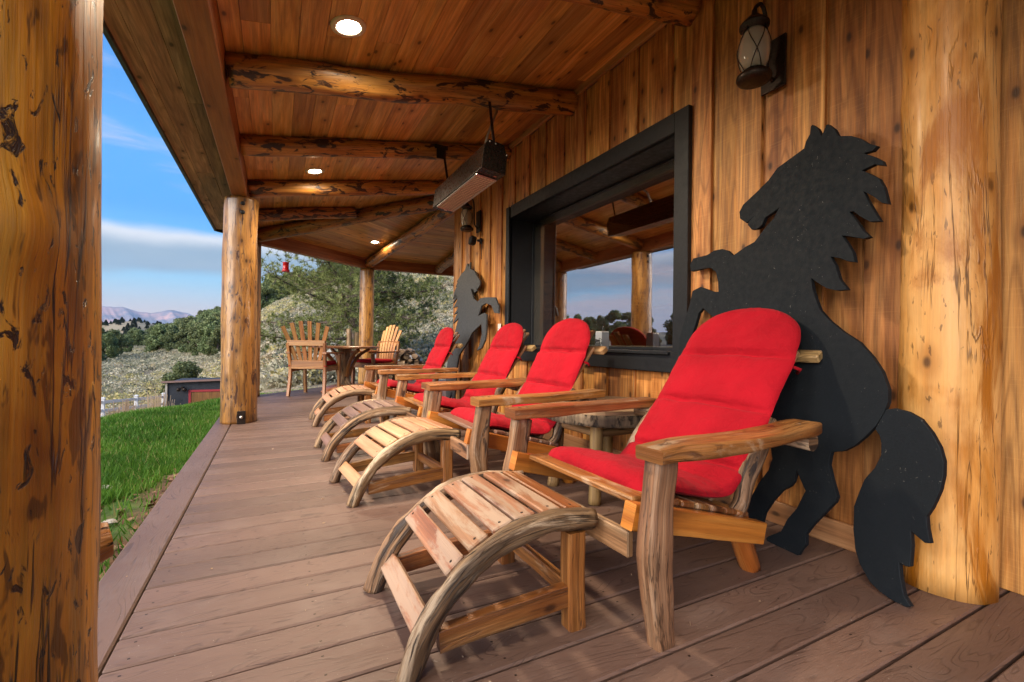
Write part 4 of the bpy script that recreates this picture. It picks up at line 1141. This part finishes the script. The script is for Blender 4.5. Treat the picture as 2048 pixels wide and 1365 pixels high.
footstool(1.352, 'nearest footstool, worn pale slats with red-brown patches', 'teak_worn', 'teak', 'teak', 31)
footstool(2.66, 'footstool with clean pale orange slats, second from the camera', 'teak_pale', 'teak', 'teak', 33, rad(5), L=1.05, x=.30)
footstool(3.66, 'footstool with dark purplish-brown slats', 'teak_brown', 'teak', 'teak', 35, rad(2), L=1.07, x=.27)
footstool(5.07, 'farthest footstool, pale slats, near the dining chairs', 'teak_pale', 'teak', 'teak', 37, rad(0), x=.315)

# ------------------------------------------------------------------ stump side table
st_ = thing('side_table', 'round side table of sliced tree trunk on peeled log legs', 'side table', (1.70, 2.12, 0))
st_.scale = (1.07, 1.07, 1.055)
def slice_(rx, z0, z1, seed, bark):
    mb = MB(); n = 48; sd = seed; po = []
    for k in range(n):
        a = 2*math.pi*k/n; q = rx*(1+.07*nz(math.cos(a)*1.2+sd, math.sin(a)*1.2)+.03*nz(math.cos(a)*5, math.sin(a)*5+sd)); po.append((q*math.cos(a), q*math.sin(a)))
    return po
po = slice_(.33, 0, 0, 3., 1)
b = MB(); b.prism(po, Matrix.Translation((0, 0, .452)), .022, .3); b.build('table_top', M['endgrain'], st_)
b = MB(); base_ = len(b.V); n = len(po)
zsn = [.395, .41, .43, .4525]; secs = []
pts = [(0, 0, z_) for z_ in zsn]
b.loft(pts, [[(p_[1]*(1+.012*nz(j*.9, i*1.7)), p_[0]*(1+.012*nz(j*.9, i*1.7))) for j, p_ in enumerate(po)][::-1] for i in range(4)], up=(1, 0, 0)); b.build('bark_edge', M['stump'], st_)
for k, (lx, ly) in enumerate(((-.17, -.16), (-.19, .15), (.15, -.17), (.16, .16))):
    b = MB(); b.tube([(lx*1.12, ly*1.12, 0), (lx*1.03, ly*1.03, .2), (lx, ly, .40)], [.033, .031, .033], 12, .12, 5., sub=5); b.build('leg', M['peeled'], st_)
b = MB()
for (a_, c_) in (((-.17, -.16), (-.19, .15)), ((-.17, -.16), (.15, -.17)), ((.15, -.17), (.16, .16)), ((-.19, .15), (.16, .16))): b.tube([(*a_, .345), (*c_, .35)], .020, 10, .15, 5., sub=5)
b.build('stretcher', M['peeled'], st_)

# ------------------------------------------------------------------ horse silhouettes
BIG = [(-.435,1.293),(-.359,1.324),(-.31,1.337),(-.275,1.372),(-.245,1.40),(-.213,1.425),(-.188,1.468),(-.215,1.456),(-.26,1.44),(-.275,1.409),(-.3,1.397),(-.33,1.4),(-.356,1.429),(-.353,1.444),(-.328,1.462),(-.364,1.44),(-.407,1.474),(-.414,1.509),(-.393,1.54),(-.319,1.579),(-.256,1.616),(-.211,1.659),(-.152,1.677),(-.085,1.698),(-.078,1.726),(-.062,1.751),(-.06,1.785),(-.053,1.788),(-.028,1.762),(-.008,1.719),(0,1.738),(.008,1.76),(.017,1.758),(.044,1.727),(.062,1.69),(.114,1.668),(.15,1.642),(.18,1.61),(.211,1.589),(.196,1.576),(.165,1.579),(.202,1.552),(.232,1.524),(.238,1.505),(.206,1.521),(.162,1.514),(.196,1.487),(.225,1.46),(.242,1.425),(.26,1.357),(.239,1.367),(.206,1.402),(.172,1.43),(.198,1.375),(.219,1.334),(.238,1.3),(.202,1.307),(.163,1.339),(.14,1.363),(.125,1.364),(.155,1.321),(.181,1.277),(.206,1.249),(.183,1.247),(.144,1.263),(.102,1.277),(.126,1.241),(.148,1.201),(.157,1.164),(.13,1.171),(.099,1.189),(.062,1.201),(.085,1.16),(.104,1.105),(.137,1.061),(.097,1.061),(.054,1.075),(.014,1.103),(-.014,1.126),(-.003,1.075),(.014,1.033),(.033,.989),(.079,.941),(.131,.899),(.192,.859),(.239,.807),(.273,.757),(.296,.697),(.298,.652),(.288,.615),(.265,.565),(.234,.523),(.198,.481),(.159,.452),(.115,.438),(.111,.421),(.108,.387),(.124,.337),(.147,.277),(.141,.256),(.096,.192),(.059,.139),(.035,.095),(.038,.056),(.018,.023),(.009,.001),(-.059,.0),(-.132,.0),(-.14,.008),(-.129,.022),(-.071,.066),(-.046,.126),(-.01,.18),(.023,.263),(-.002,.302),(-.021,.335),(-.031,.283),(-.044,.261),(-.083,.23),(-.122,.175),(-.156,.114),(-.168,.059),(-.181,.0),(-.27,.0),(-.249,.052),(-.254,.108),(-.227,.163),(-.192,.236),(-.151,.298),(-.136,.352),(-.151,.415),(-.231,.597),(-.379,.822),(-.524,.977),(-.614,1.04),(-.644,1.014),(-.661,.957),(-.687,.885),(-.696,.836),(-.664,.762),(-.679,.652),(-.76,.629),(-.774,.715),(-.769,.758),(-.782,.88),(-.753,.975),(-.72,1.062),(-.704,1.14),(-.694,1.146),(-.645,1.159),(-.595,1.14),(-.543,1.121),(-.513,1.119),(-.521,1.171),(-.541,1.225),(-.581,1.254),(-.619,1.257),(-.726,1.255),(-.741,1.293),(-.718,1.327),(-.614,1.328),(-.565,1.343),(-.51,1.341),(-.474,1.326)]
TAIL = [(.293,.625),(.32,.634),(.359,.628),(.396,.61),(.428,.571),(.451,.53),(.463,.488),(.464,.444),(.458,.397),(.441,.339),(.427,.306),(.431,.268),(.441,.227),(.426,.222),(.387,.244),(.392,.199),(.391,.131),(.378,.127),(.36,.131),(.366,.084),(.379,.033),(.399,.008),(.385,.0),(.352,.0),(.309,.009),(.275,.027),(.239,.072),(.221,.118),(.211,.183),(.208,.264),(.224,.324),(.238,.37),(.269,.419),(.286,.467),(.284,.507),(.278,.532),(.262,.552)]
FAR = [(.189,1.811),(.203,1.724),(.347,1.677),(.414,1.619),(.538,1.541),(.542,1.488),(.478,1.453),(.443,1.478),(.469,1.433),(.391,1.419),(.369,1.453),(.279,1.478),(.321,1.42),(.392,1.349),(.524,1.302),(.595,1.338),(.746,1.336),(.984,1.316),(1.08,1.218),(1.101,1.141),(.994,1.152),(.909,1.234),(.76,1.269),(.64,1.247),(.573,1.138),(.732,1.166),(.797,1.147),(.826,.949),(.819,.87),(.74,.78),(.619,.75),(.681,.82),(.718,.94),(.683,1.047),(.44,.954),(.324,.849),(.08,.68),(.051,.545),(.01,.454),(.08,.33),(.05,.20),(.07,.10),(.17,.06),(.17,.0),(.0,.0),(-.03,.12),(-.06,.22),(-.12,.12),(-.09,.04),(-.22,.0),(-.26,.0),(-.24,.15),(-.297,.269),(-.31,.42),(-.31,.56),(-.25,.74),(-.18,.83),(-.135,.90),(-.135,.962),(-.081,1.077),(-.034,1.143),(-.224,1.079),(-.127,1.194),(-.054,1.224),(-.226,1.193),(-.125,1.252),(-.102,1.291),(-.267,1.284),(-.154,1.37),(-.155,1.411),(-.299,1.345),(-.243,1.46),(-.17,1.471),(-.313,1.4),(-.287,1.499),(-.188,1.572),(-.251,1.555),(-.183,1.619),(-.233,1.618),(-.131,1.671),(-.06,1.708),(.028,1.731),(.074,1.793),(.101,1.806),(.129,1.751)]


def horse(name, label, org, dvec, lean, polys, m, edge_m):
    d_ = Vector((*dvec, 0)).normalized(); up = Vector((lean, 0, 1)); up -= d_*up.dot(d_); up.normalize(); n_ = d_.cross(up)
    # front face must look towards -x
    s = -1 if n_.x > 0 else 1
    th = .020
    Mx = Matrix(((d_.x, up.x, n_.x, 0), (d_.y, up.y, n_.y, 0), (d_.z, up.z, n_.z, 0), (0, 0, 0, 1)))
    root = thing(name, label, 'horse cutout', org)
    for nm, poly in polys:
        bm_ = MB(); bm_.prism(poly, Mx @ Matrix.Translation((0, 0, 0 if s < 0 else -th)), th)
        o = bm_.build(nm, m, root); bv = o.modifiers.new('bevel', 'BEVEL'); bv.width = .0025; bv.segments = 2; bv.limit_method = 'ANGLE'; bv.angle_limit = rad(60)
    return root


horse('horse_silhouette', 'large black plywood rearing horse leaning behind the nearest lounge chair', (1.87, 1.11, .001), (-.1304, -.9915), .08, (('body', BIG), ('tail', TAIL)), M['horse'], None)
horse('horse_silhouette', 'smaller-looking grey rearing horse cutout at the far end of the wall', (1.92, 5.3, .001), (0, -1), .08, (('body', FAR),), M['horse_grey'], None)

# ------------------------------------------------------------------ heater
ht = thing('patio_heater', 'dark bronze infrared heater hanging on straps from the log rafters', 'heater', (0, 0, 0))
ya, yb = 2.95, 4.08; sec = [(1.268, 2.070), (1.455, 2.046), (1.470, 2.185), (1.440, 2.262), (1.325, 2.282), (1.288, 2.235)]
Mh = Matrix(((1, 0, 0, 0), (0, 0, 1, ya), (0, 1, 0, 0), (0, 0, 0, 1)))
b = MB(); b.prism(sec, Mh, yb-ya, .5); o = b.build('housing', M['heater'], ht); bv = o.modifiers.new('bevel', 'BEVEL'); bv.width = .004; bv.segments = 2; bv.limit_method = 'ANGLE'
bd = Vector((1.455-1.268, 0, 2.046-2.070)); bn = Vector((bd.z, 0, -bd.x)).normalized(); bc = Vector((1.3615, 0, 2.058)); bx_ = bd.normalized()
b = MB(); L0, L1 = ya+.13, yb-.10
b.prism([(-.072, 0), (.072, 0), (.072, L1-L0), (-.072, L1-L0)], Matrix(((bx_.x, 0, bn.x, bc.x+bn.x*.002), (0, 1, 0, L0), (bx_.z, 0, bn.z, bc.z+bn.z*.002), (0, 0, 0, 1))), .004); gr = b.build('grille', M['grille'], ht)
b = MB()
def hp(u_, y_, k=.006): v = bc+bx_*u_+bn*k; return (v.x, y_, v.z)
for k in range(6): b.tube([hp(-.06+.024*k, L0, .010), hp(-.06+.024*k, L1, .010)], .0012, 5)
yy = L0
while yy < L1: b.tube([hp(-.07, yy, .009), hp(.07, yy, .009)], .0015, 4); yy += .035
b.build('guard_mesh', M['mesh_dark'], gr)
b = MB()
for u_ in (-.078, .078): b.bar(hp(u_, L0-.01), hp(u_, L1+.01), .012, .008, up=bn)
for y_ in (L0-.008, L1+.008): b.bar(hp(-.08, y_), hp(.08, y_), .012, .008, up=bn)
b.build('grille_frame', M['steel'], gr)
MB().bar(hp(.035, L0-.055, .001), hp(.058, L0-.055, .001), .012, .002, up=bn).build('warning_label', M['label'], ht)
MB().bar(hp(.00, L1+.045, .001), hp(.03, L1+.045, .001), .03, .002, up=bn).build('rating_label', M['labelw'], ht)
b = MB(); b.bar((1.355, 3.04, 2.66), (1.385, 3.0, 2.27), .022, .004, up=(0, 1, 0)); b.box((1.355, 3.10, 2.70), (.06, .03, .09)); b.build('strap', M['iron'], ht)
b = MB(); b.bar((1.385, 4.14, 2.66), (1.40, 4.02, 2.27), .022, .004, up=(0, 1, 0)); b.box((1.375, 4.17, 2.63), (.09, .012, .10)); b.box((1.375, 4.17, 2.69), (.13, .012, .04)); b.build('strap', M['iron'], ht)
b = MB(); b.tube([(1.42, 3.45, 2.26), (1.47, 3.45, 2.36), (1.50, 3.47, 2.40), (1.515, 3.42, 2.52), (1.56, 3.40, 2.66), (1.60, 3.38, zc(1.6)-.0)], .011, 10, sub=4); b.build('gas_hose', M['steel'], ht)
for (x_, z_) in ((1.33, 2.262), (1.375, 2.255), (1.462, 2.19)): MB().lathe([(.006, 0), (.006, .004), (0, .005)], Matrix.Translation((x_, ya-.001, z_)) @ Matrix.Rotation(rad(90), 4, 'X'), 10).build('screw', M['steel'], ht)

# ------------------------------------------------------------------ lanterns
def lantern(x, y, z, label, s=1.):
    """x = wall surface, z = globe centre"""
    o = thing('wall_lantern', label, 'wall lantern', (x, y, z), group='lanterns on the siding'); xb = -.155*s
    MB().box((-.006, 0, -.02*s), (.012, .125*s, .25*s), ch=.002).build('wall_plate', M['iron'], o)
    T_ = Matrix.Translation((xb, 0, 0)) @ Matrix.Scale(s, 4)
    MB().lathe([(.0, .205), (.012, .20), (.014, .175), (.030, .165), (.034, .150), (.055, .142), (.066, .128), (.066, .118), (.052, .112), (.050, .098)], T_).build('cap', M['iron'], o)
    MB().lathe([(.046, .100), (.060, .075), (.068, .035), (.069, -.01), (.062, -.055), (.048, -.090)], T_, 28).build('globe', M['globe'], o)
    MB().lathe([(.046, -.086), (.050, -.098), (.075, -.112), (.078, -.128), (.070, -.142), (.052, -.150), (.0, -.150)], T_).build('base', M['iron'], o)
    MB().lathe([(.012, -.09), (.013, -.03), (.020, .0), (.016, .035), (.0, .05)], T_, 14).build('bulb', M['trimring'], o)
    b = MB(); b.tube([(-.01*s, 0, -.10*s), (-.055*s, 0, -.06*s), (-.065*s, 0, .08*s), (-.072*s, 0, .20*s), (-.105*s, 0, .245*s), (-.14*s, 0, .225*s), (xb, 0, .20*s)], .009*s, 10, sub=6); b.build('arm', M['iron'], o)
    b = MB()
    for a0 in (0, math.pi/2, math.pi, 3*math.pi/2):
        pts = []
        for k in range(9):
            t = k/8; a = a0+t*1.25; zz_ = .105-.20*t; rr_ = .050+.024*math.sin(math.pi*t); pts.append((xb+math.cos(a)*rr_*s, math.sin(a)*rr_*s, zz_*s))
        b.tube(pts, .0022*s, 5)
        pts = [(xb+math.cos(a0-t*1.25)*(.050+.024*math.sin(math.pi*t))*s, math.sin(a0-t*1.25)*(.050+.024*math.sin(math.pi*t))*s, (.105-.20*t)*s) for t in [k/8 for k in range(9)]]
        b.tube(pts, .0022*s, 5)
    b.build('wire_guard', M['iron'], o)
    return o


lantern(WX-.02, 1.385, 2.215, 'rusty iron lantern on the wall above the large black horse', .98)
lantern(WX-.02, 5.00, 2.29, 'small-looking iron lantern near the far end of the wall under the heater', 1.)
o = thing('motion_sensor', 'black motion sensor on the wall below the far lantern', 'sensor', (WX-.02, 4.93, 2.03))
MB().lathe([(.035, 0), (.035, .012), (.015, .02), (.012, .05)], Matrix.Rotation(rad(-90), 4, 'Y'), 14).build('mount', M['black'], o)
b = MB(); b.box((-.10, .02, -.005), (.075, .075, .10), Matrix.Rotation(rad(12), 3, 'Y'), ch=.012); b.build('sensor_head', M['black'], o)
b = MB(); b.tube([(-.008, -.03, .0), (-.01, -.035, -.15), (-.006, -.03, -.22)], .004, 6, sub=3); b.build('cable', M['black'], o)
o = thing('outlet_cover', 'small almond outlet cover on the siding left of the window', 'outlet', (WX-.02, 4.40, .985))
MB().box((-.004, 0, 0), (.008, .07, .115), ch=.003).build('cover_plate', M['plastic'], o)
b = MB()
for dz in (-.024, .024): b.box((-.009, 0, dz), (.003, .034, .030), ch=.001)
b.build('socket', M['labelw'], o)

# drink holder on the sill
o = thing('drink_glass', 'square clear tumbler with dark drink and plant drawing on the window sill', 'glass', (2.13, 2.68, .801))
m, g_, p_ = mat('frosted_box'); p_.inputs['Base Color'].default_value = (.50, .54, .58, 1); p_.inputs['Roughness'].default_value = .2; p_.inputs['Transmission Weight'].default_value = .35; M['frost'] = m
b = MB(); b.box((0, 0, .0625), (.07, .075, .125), ch=.004, ax=2); b.build('tumbler', M['frost'], o)
b = MB(); R_ = random.Random(3)
for k in range(9):
    y_ = -.03+.0075*k; h_ = .04+.045*R_.random(); b.tube([(-.0365, y_, .005), (-.0365, y_+.004, h_*.6), (-.0365, y_+.012*R_.choice((-1, 1)), h_), (-.0365, y_+.018*R_.choice((-1, 1)), h_*.85)], .0018, 5, sub=3)
b.build('plant_drawing', M['black'], o)
MB().box((0, 0, .1275), (.066, .071, .006), ch=.002).build('rim', M['plastic'], o)
MB().tube([(0, -.01, .10), (.005, .0, .175)], .004, 8).build('straw', M['black'], o)

# hummingbird feeder hanging from the eave
fx, fy, fz = .20, 9.3, 2.19
o = thing('hanging_feeder', 'red glass hanging feeder in front of the pine at the far eave', 'feeder', (fx-.06, 8.72, 2.10))
MB().lathe([(.052, -.08), (.056, -.07), (.056, -.055), (.048, -.05), (.046, .05), (.052, .055), (.052, .068), (.02, .075)], seg=20).build('bottle', M['redglass'], o)
b = MB(); b.lathe([(.062, -.095), (.066, -.085), (.055, -.078)], seg=20); b.build('feeding_tray', M['redtrim'], o)
b = MB(); b.tube([(0, 0, .07), (0, 0, .33)], .003, 5); b.build('hanger_wire', M['iron'], o)

# ------------------------------------------------------------------ dining corner
tb = thing('dining_table', 'round wooden dining table on a thick trunk pedestal with curved braces', 'table', (1.03, 8.12, 0))
MB().lathe([(.0, .715), (.53, .715), (.55, .722), (.55, .745), (.54, .752), (.0, .752)], seg=48, sm=False).build('table_top', M['dine'], tb)
b = MB(); b.tube([(0, 0, .0), (0, 0, .12), (0, 0, .2), (0, 0, .45), (0, 0, .715)], [.17, .12, .09, .085, .11], 18, .2, 3., sub=5); b.build('pedestal', M['bark'], tb)
b = MB(); b.tube([(0, 0, .0), (0, 0, .07), (0, 0, .11)], [.33, .29, .14], 24, .3, 3., sub=3); b.build('root_base', M['rail'], tb)
for k in range(4):
    a = k*math.pi/2+.35; c_, s_ = math.cos(a), math.sin(a); b = MB()
    b.plank([(c_*.09, s_*.09, .25), (c_*.15, s_*.15, .44), (c_*.28, s_*.28, .60), (c_*.46, s_*.46, .70)], .05, [.05, .055, .05, .04], up=(-c_, -s_, 1), sub=5, ch=.2, amp=.1); b.build('brace', M['dine'], tb)


def dining_chair(x, y, rz, label, fan):
    """faces local +y"""
    o = thing('dining_chair', label, 'dining chair', (x, y, 0), rz, 'fan-backed chairs at the dining table')
    for sg in (-1, 1):
        b = MB(); b.plank([(sg*.27, -.30, 0), (sg*.262, -.262, .25), (sg*.26, -.255, .45), (sg*.27, -.29, .66), (sg*.275, -.31, .80)], .045, .05, up=(0, 1, 0), sub=5, ch=.16, amp=.05); b.build('back_leg', M['dine'], o)
        b = MB(); b.plank([(sg*.27, .27, 0), (sg*.275, .25, .3), (sg*.27, .26, .62)], .045, .055, up=(0, 1, 0), sub=4, ch=.16, amp=.05); b.build('front_leg', M['dine'], o)
        b = MB(); b.plank([(sg*.275, -.32, .655), (sg*.295, .0, .648), (sg*.285, .33, .645)], [.06, .085, .075], .028, sub=5, ch=.2, amp=.06); b.build('armrest', M['dine'], o)
        b = MB(); b.bar((sg*.26, -.26, .40), (sg*.26, .26, .41), .03, .07); b.build('side_rail', M['dine'], o)
    b = MB(); b.bar((-.25, .26, .41), (.25, .26, .41), .03, .08, ch=.004); b.build('front_rail', M['dine'], o)
    b = MB(); b.bar((-.25, -.262, .475), (.25, -.262, .475), .028, .13, ch=.004); b.build('lower_back_rail', M['dine'], o)
    b = MB(); b.bar((-.285, -.315, .80), (.285, -.315, .80), .03, .085, ch=.004); b.build('upper_back_rail', M['dine'], o)
    b = MB(); b.box((0, 0, .44), (.50, .50, .02), ch=.004); b.build('seat', M['dine'], o)
    c = MB(); pts = [(0, -.22, .485), (0, -.19, .487), (0, 0, .487), (0, .22, .487), (0, .26, .485)]
    c.plank(pts, [.40, .46, .48, .48, .42], [.03, .062, .066, .062, .03], sub=5, ch=.38, sm=True); c.build('seat_cushion', M['red'], o)
    b = MB()
    for sg in (-1, 1): b.tube([(sg*.22, -.22, .47), (sg*.27, -.29, .455), (sg*.29, -.25, .45)], .008, 6)
    b.build('cushion_tie', M['red'], o)
    for k in range(6):
        t = (k-2.5)/2.5; zt = 1.13-.075*t*t*1.1 if fan else 1.15-.11*t*t; xt = t*(.335 if fan else .225); xb = t*.15
        b = MB(); b.plank([(xb, -.245, .44), (xb+(xt-xb)*.45, -.285, .74), (xt, -.36 if fan else -.40, zt)], [.055, .058, .062] if fan else [.045, .055, .062], .016, up=(0, 1, 0), sub=3, ch=.15); b.build('back_slat', M['dine' if fan else 'dine_light'], o)
    return o


dining_chair(.555, 7.76, rad(-28), 'dining chair seen from behind with widely splayed fan back, left of the table', True)
dining_chair(1.60, 8.48, rad(118), 'dining chair facing left with pale fan back, right of the table', False)

# ------------------------------------------------------------------ firewood, rock, stumps
R_ = random.Random(9); fw = 0
for lay in range(7):
    cntl = 9-lay
    for k in range(cntl):
        x_ = 2.05+(k+lay*.5)*.17+R_.uniform(-.03, .03); y_ = 10.75+R_.uniform(-.12, .12); z_ = float(hz(x_, y_))+.07+lay*.115
        b = MB(); r_ = R_.uniform(.055, .085); a = R_.uniform(-.7, .7) if R_.random() < .35 else R_.uniform(-.2, .2); L_ = R_.uniform(.36, .46); dx, dy_ = math.sin(a), math.cos(a)
        tri = R_.random() < .6; t0 = R_.uniform(0, 6.28); n = 5 if tri else 9
        sec_ = [(r_*math.cos(t0+2*math.pi*j/n)*(1+.25*R_.uniform(-1, 1)), r_*math.sin(t0+2*math.pi*j/n)*(1+.25*R_.uniform(-1, 1))) for j in range(n)]
        b.loft([(-dx*L_/2, -dy_*L_/2, R_.uniform(-.04, .04)), (dx*L_/2, dy_*L_/2, R_.uniform(-.04, .04))], [sec_, sec_], sm=False)
        o = b.build('firewood_log', M['fire']); o.location = (x_, y_, z_); tag(o, 'split firewood log in the heaped pile behind the far lounge chair', 'firewood', 'firewood pile'); fw += 1
rk = MB(); x_, y_ = 3.0, 13.2; z_ = float(hz(x_, y_))
for (cx, cy, cz, sx_, sy_, sz_) in ((0, 0, .35, .85, .5, .45),):
    n = 12
    rk.tube([(-sx_, 0, .2), (-sx_*.6, 0, .3), (0, 0, .35), (sx_*.6, 0, .4), (sx_, 0, .3)], [.15, .42, .5, .42, .15], 12, .35, 2., sq=(1, .8), sub=3, sm=False)
o = rk.build('boulder', M['rock']); o.location = (x_, y_, z_-.05); tag(o, 'pale flat-topped boulder behind the firewood pile', 'boulder')
for k, (px_, py_, h_) in enumerate(((1.75, 12.9, 1.35), (1.95, 12.95, 1.25))):
    b = MB(); b.tube([(0, 0, -.2), (.01, 0, h_*.5), (0, 0, h_)], [.075, .07, .068], 12, .1, 2., sub=4); o = b.build('wooden_post', M['peeled']); o.location = (px_, py_, float(hz(px_, py_)))
    tag(o, ['taller grey stub post left of the far porch post', 'shorter grey stub post right behind its taller twin'][k], 'post')
# rocks and dead leaves on the lawn edge
for k, (x_, y_, s_) in enumerate(((-.80, 3.25, .034), (-1.02, 3.05, .028), (-1.0, 4.0, .04), (-.92, 2.6, .03))):
    b = MB(); b.tube([(-s_, 0, .0), (-s_*.5, 0, s_*.2), (s_*.5, 0, s_*.25), (s_, 0, 0)], [s_*.3, s_*.6, s_*.6, s_*.2], 8, .4, 20., sq=(1, .7), sub=2, sm=False)
    o = b.build('stone', M['rock']); o.location = (x_, y_, -.18); o.rotation_euler = (0, 0, k*1.3)
    tag(o, ['largest pale stone lying in the lawn beside the deck', 'small pale stone left of the largest one on the lawn', 'pale stone on the lawn farther along the deck', 'small stone in the bare soil nearest the deck edge'][k], 'stone')
R_ = np.random.RandomState(8); n = 260; y_ = R_.uniform(.9, 4.6, n); x_ = -.60-R_.rand(n)**1.8*.45
V, Fq = scatter_quads(np.stack([x_, y_, np.full(n, -.185)], 1), R_.uniform(.008, .022, n), R_, flat=.7)
tag(npmesh('leaf_litter', V, Fq, R_.rand(n), M['leaf_dry']), 'brown dead leaves and chips along the deck edge', 'leaf litter', kind='stuff')
R_ = np.random.RandomState(18); n = 90; y_ = R_.uniform(.9, 4.5, n); x_ = R_.uniform(-.5, 2., n)
V, Fq = scatter_quads(np.stack([x_, y_, np.full(n, .0025)], 1), R_.uniform(.0015, .005, n), R_, elong=2.2, flat=.93)
tag(npmesh('deck_debris', V, Fq, R_.rand(n), M['dry']), 'tiny pale seeds and straw scattered over the deck boards', 'debris', kind='stuff')

# ------------------------------------------------------------------ haze
b = MB(); b.box((0, 4000, 420), (24000, 16500, 1200), ch=1.)
hm = bpy.data.materials.new('air'); hm.use_nodes = True; hm.node_tree.nodes.clear(); g = G(hm.node_tree)
pv = g.n('ShaderNodeVolumePrincipled', Color=(.55, .74, 1.)); pv.inputs['Density'].default_value = 5e-5; pv.inputs['Anisotropy'].default_value = .1
g.n('ShaderNodeOutputMaterial', Volume=pv)
o = b.build('haze', hm); tag(o, kind='stuff')
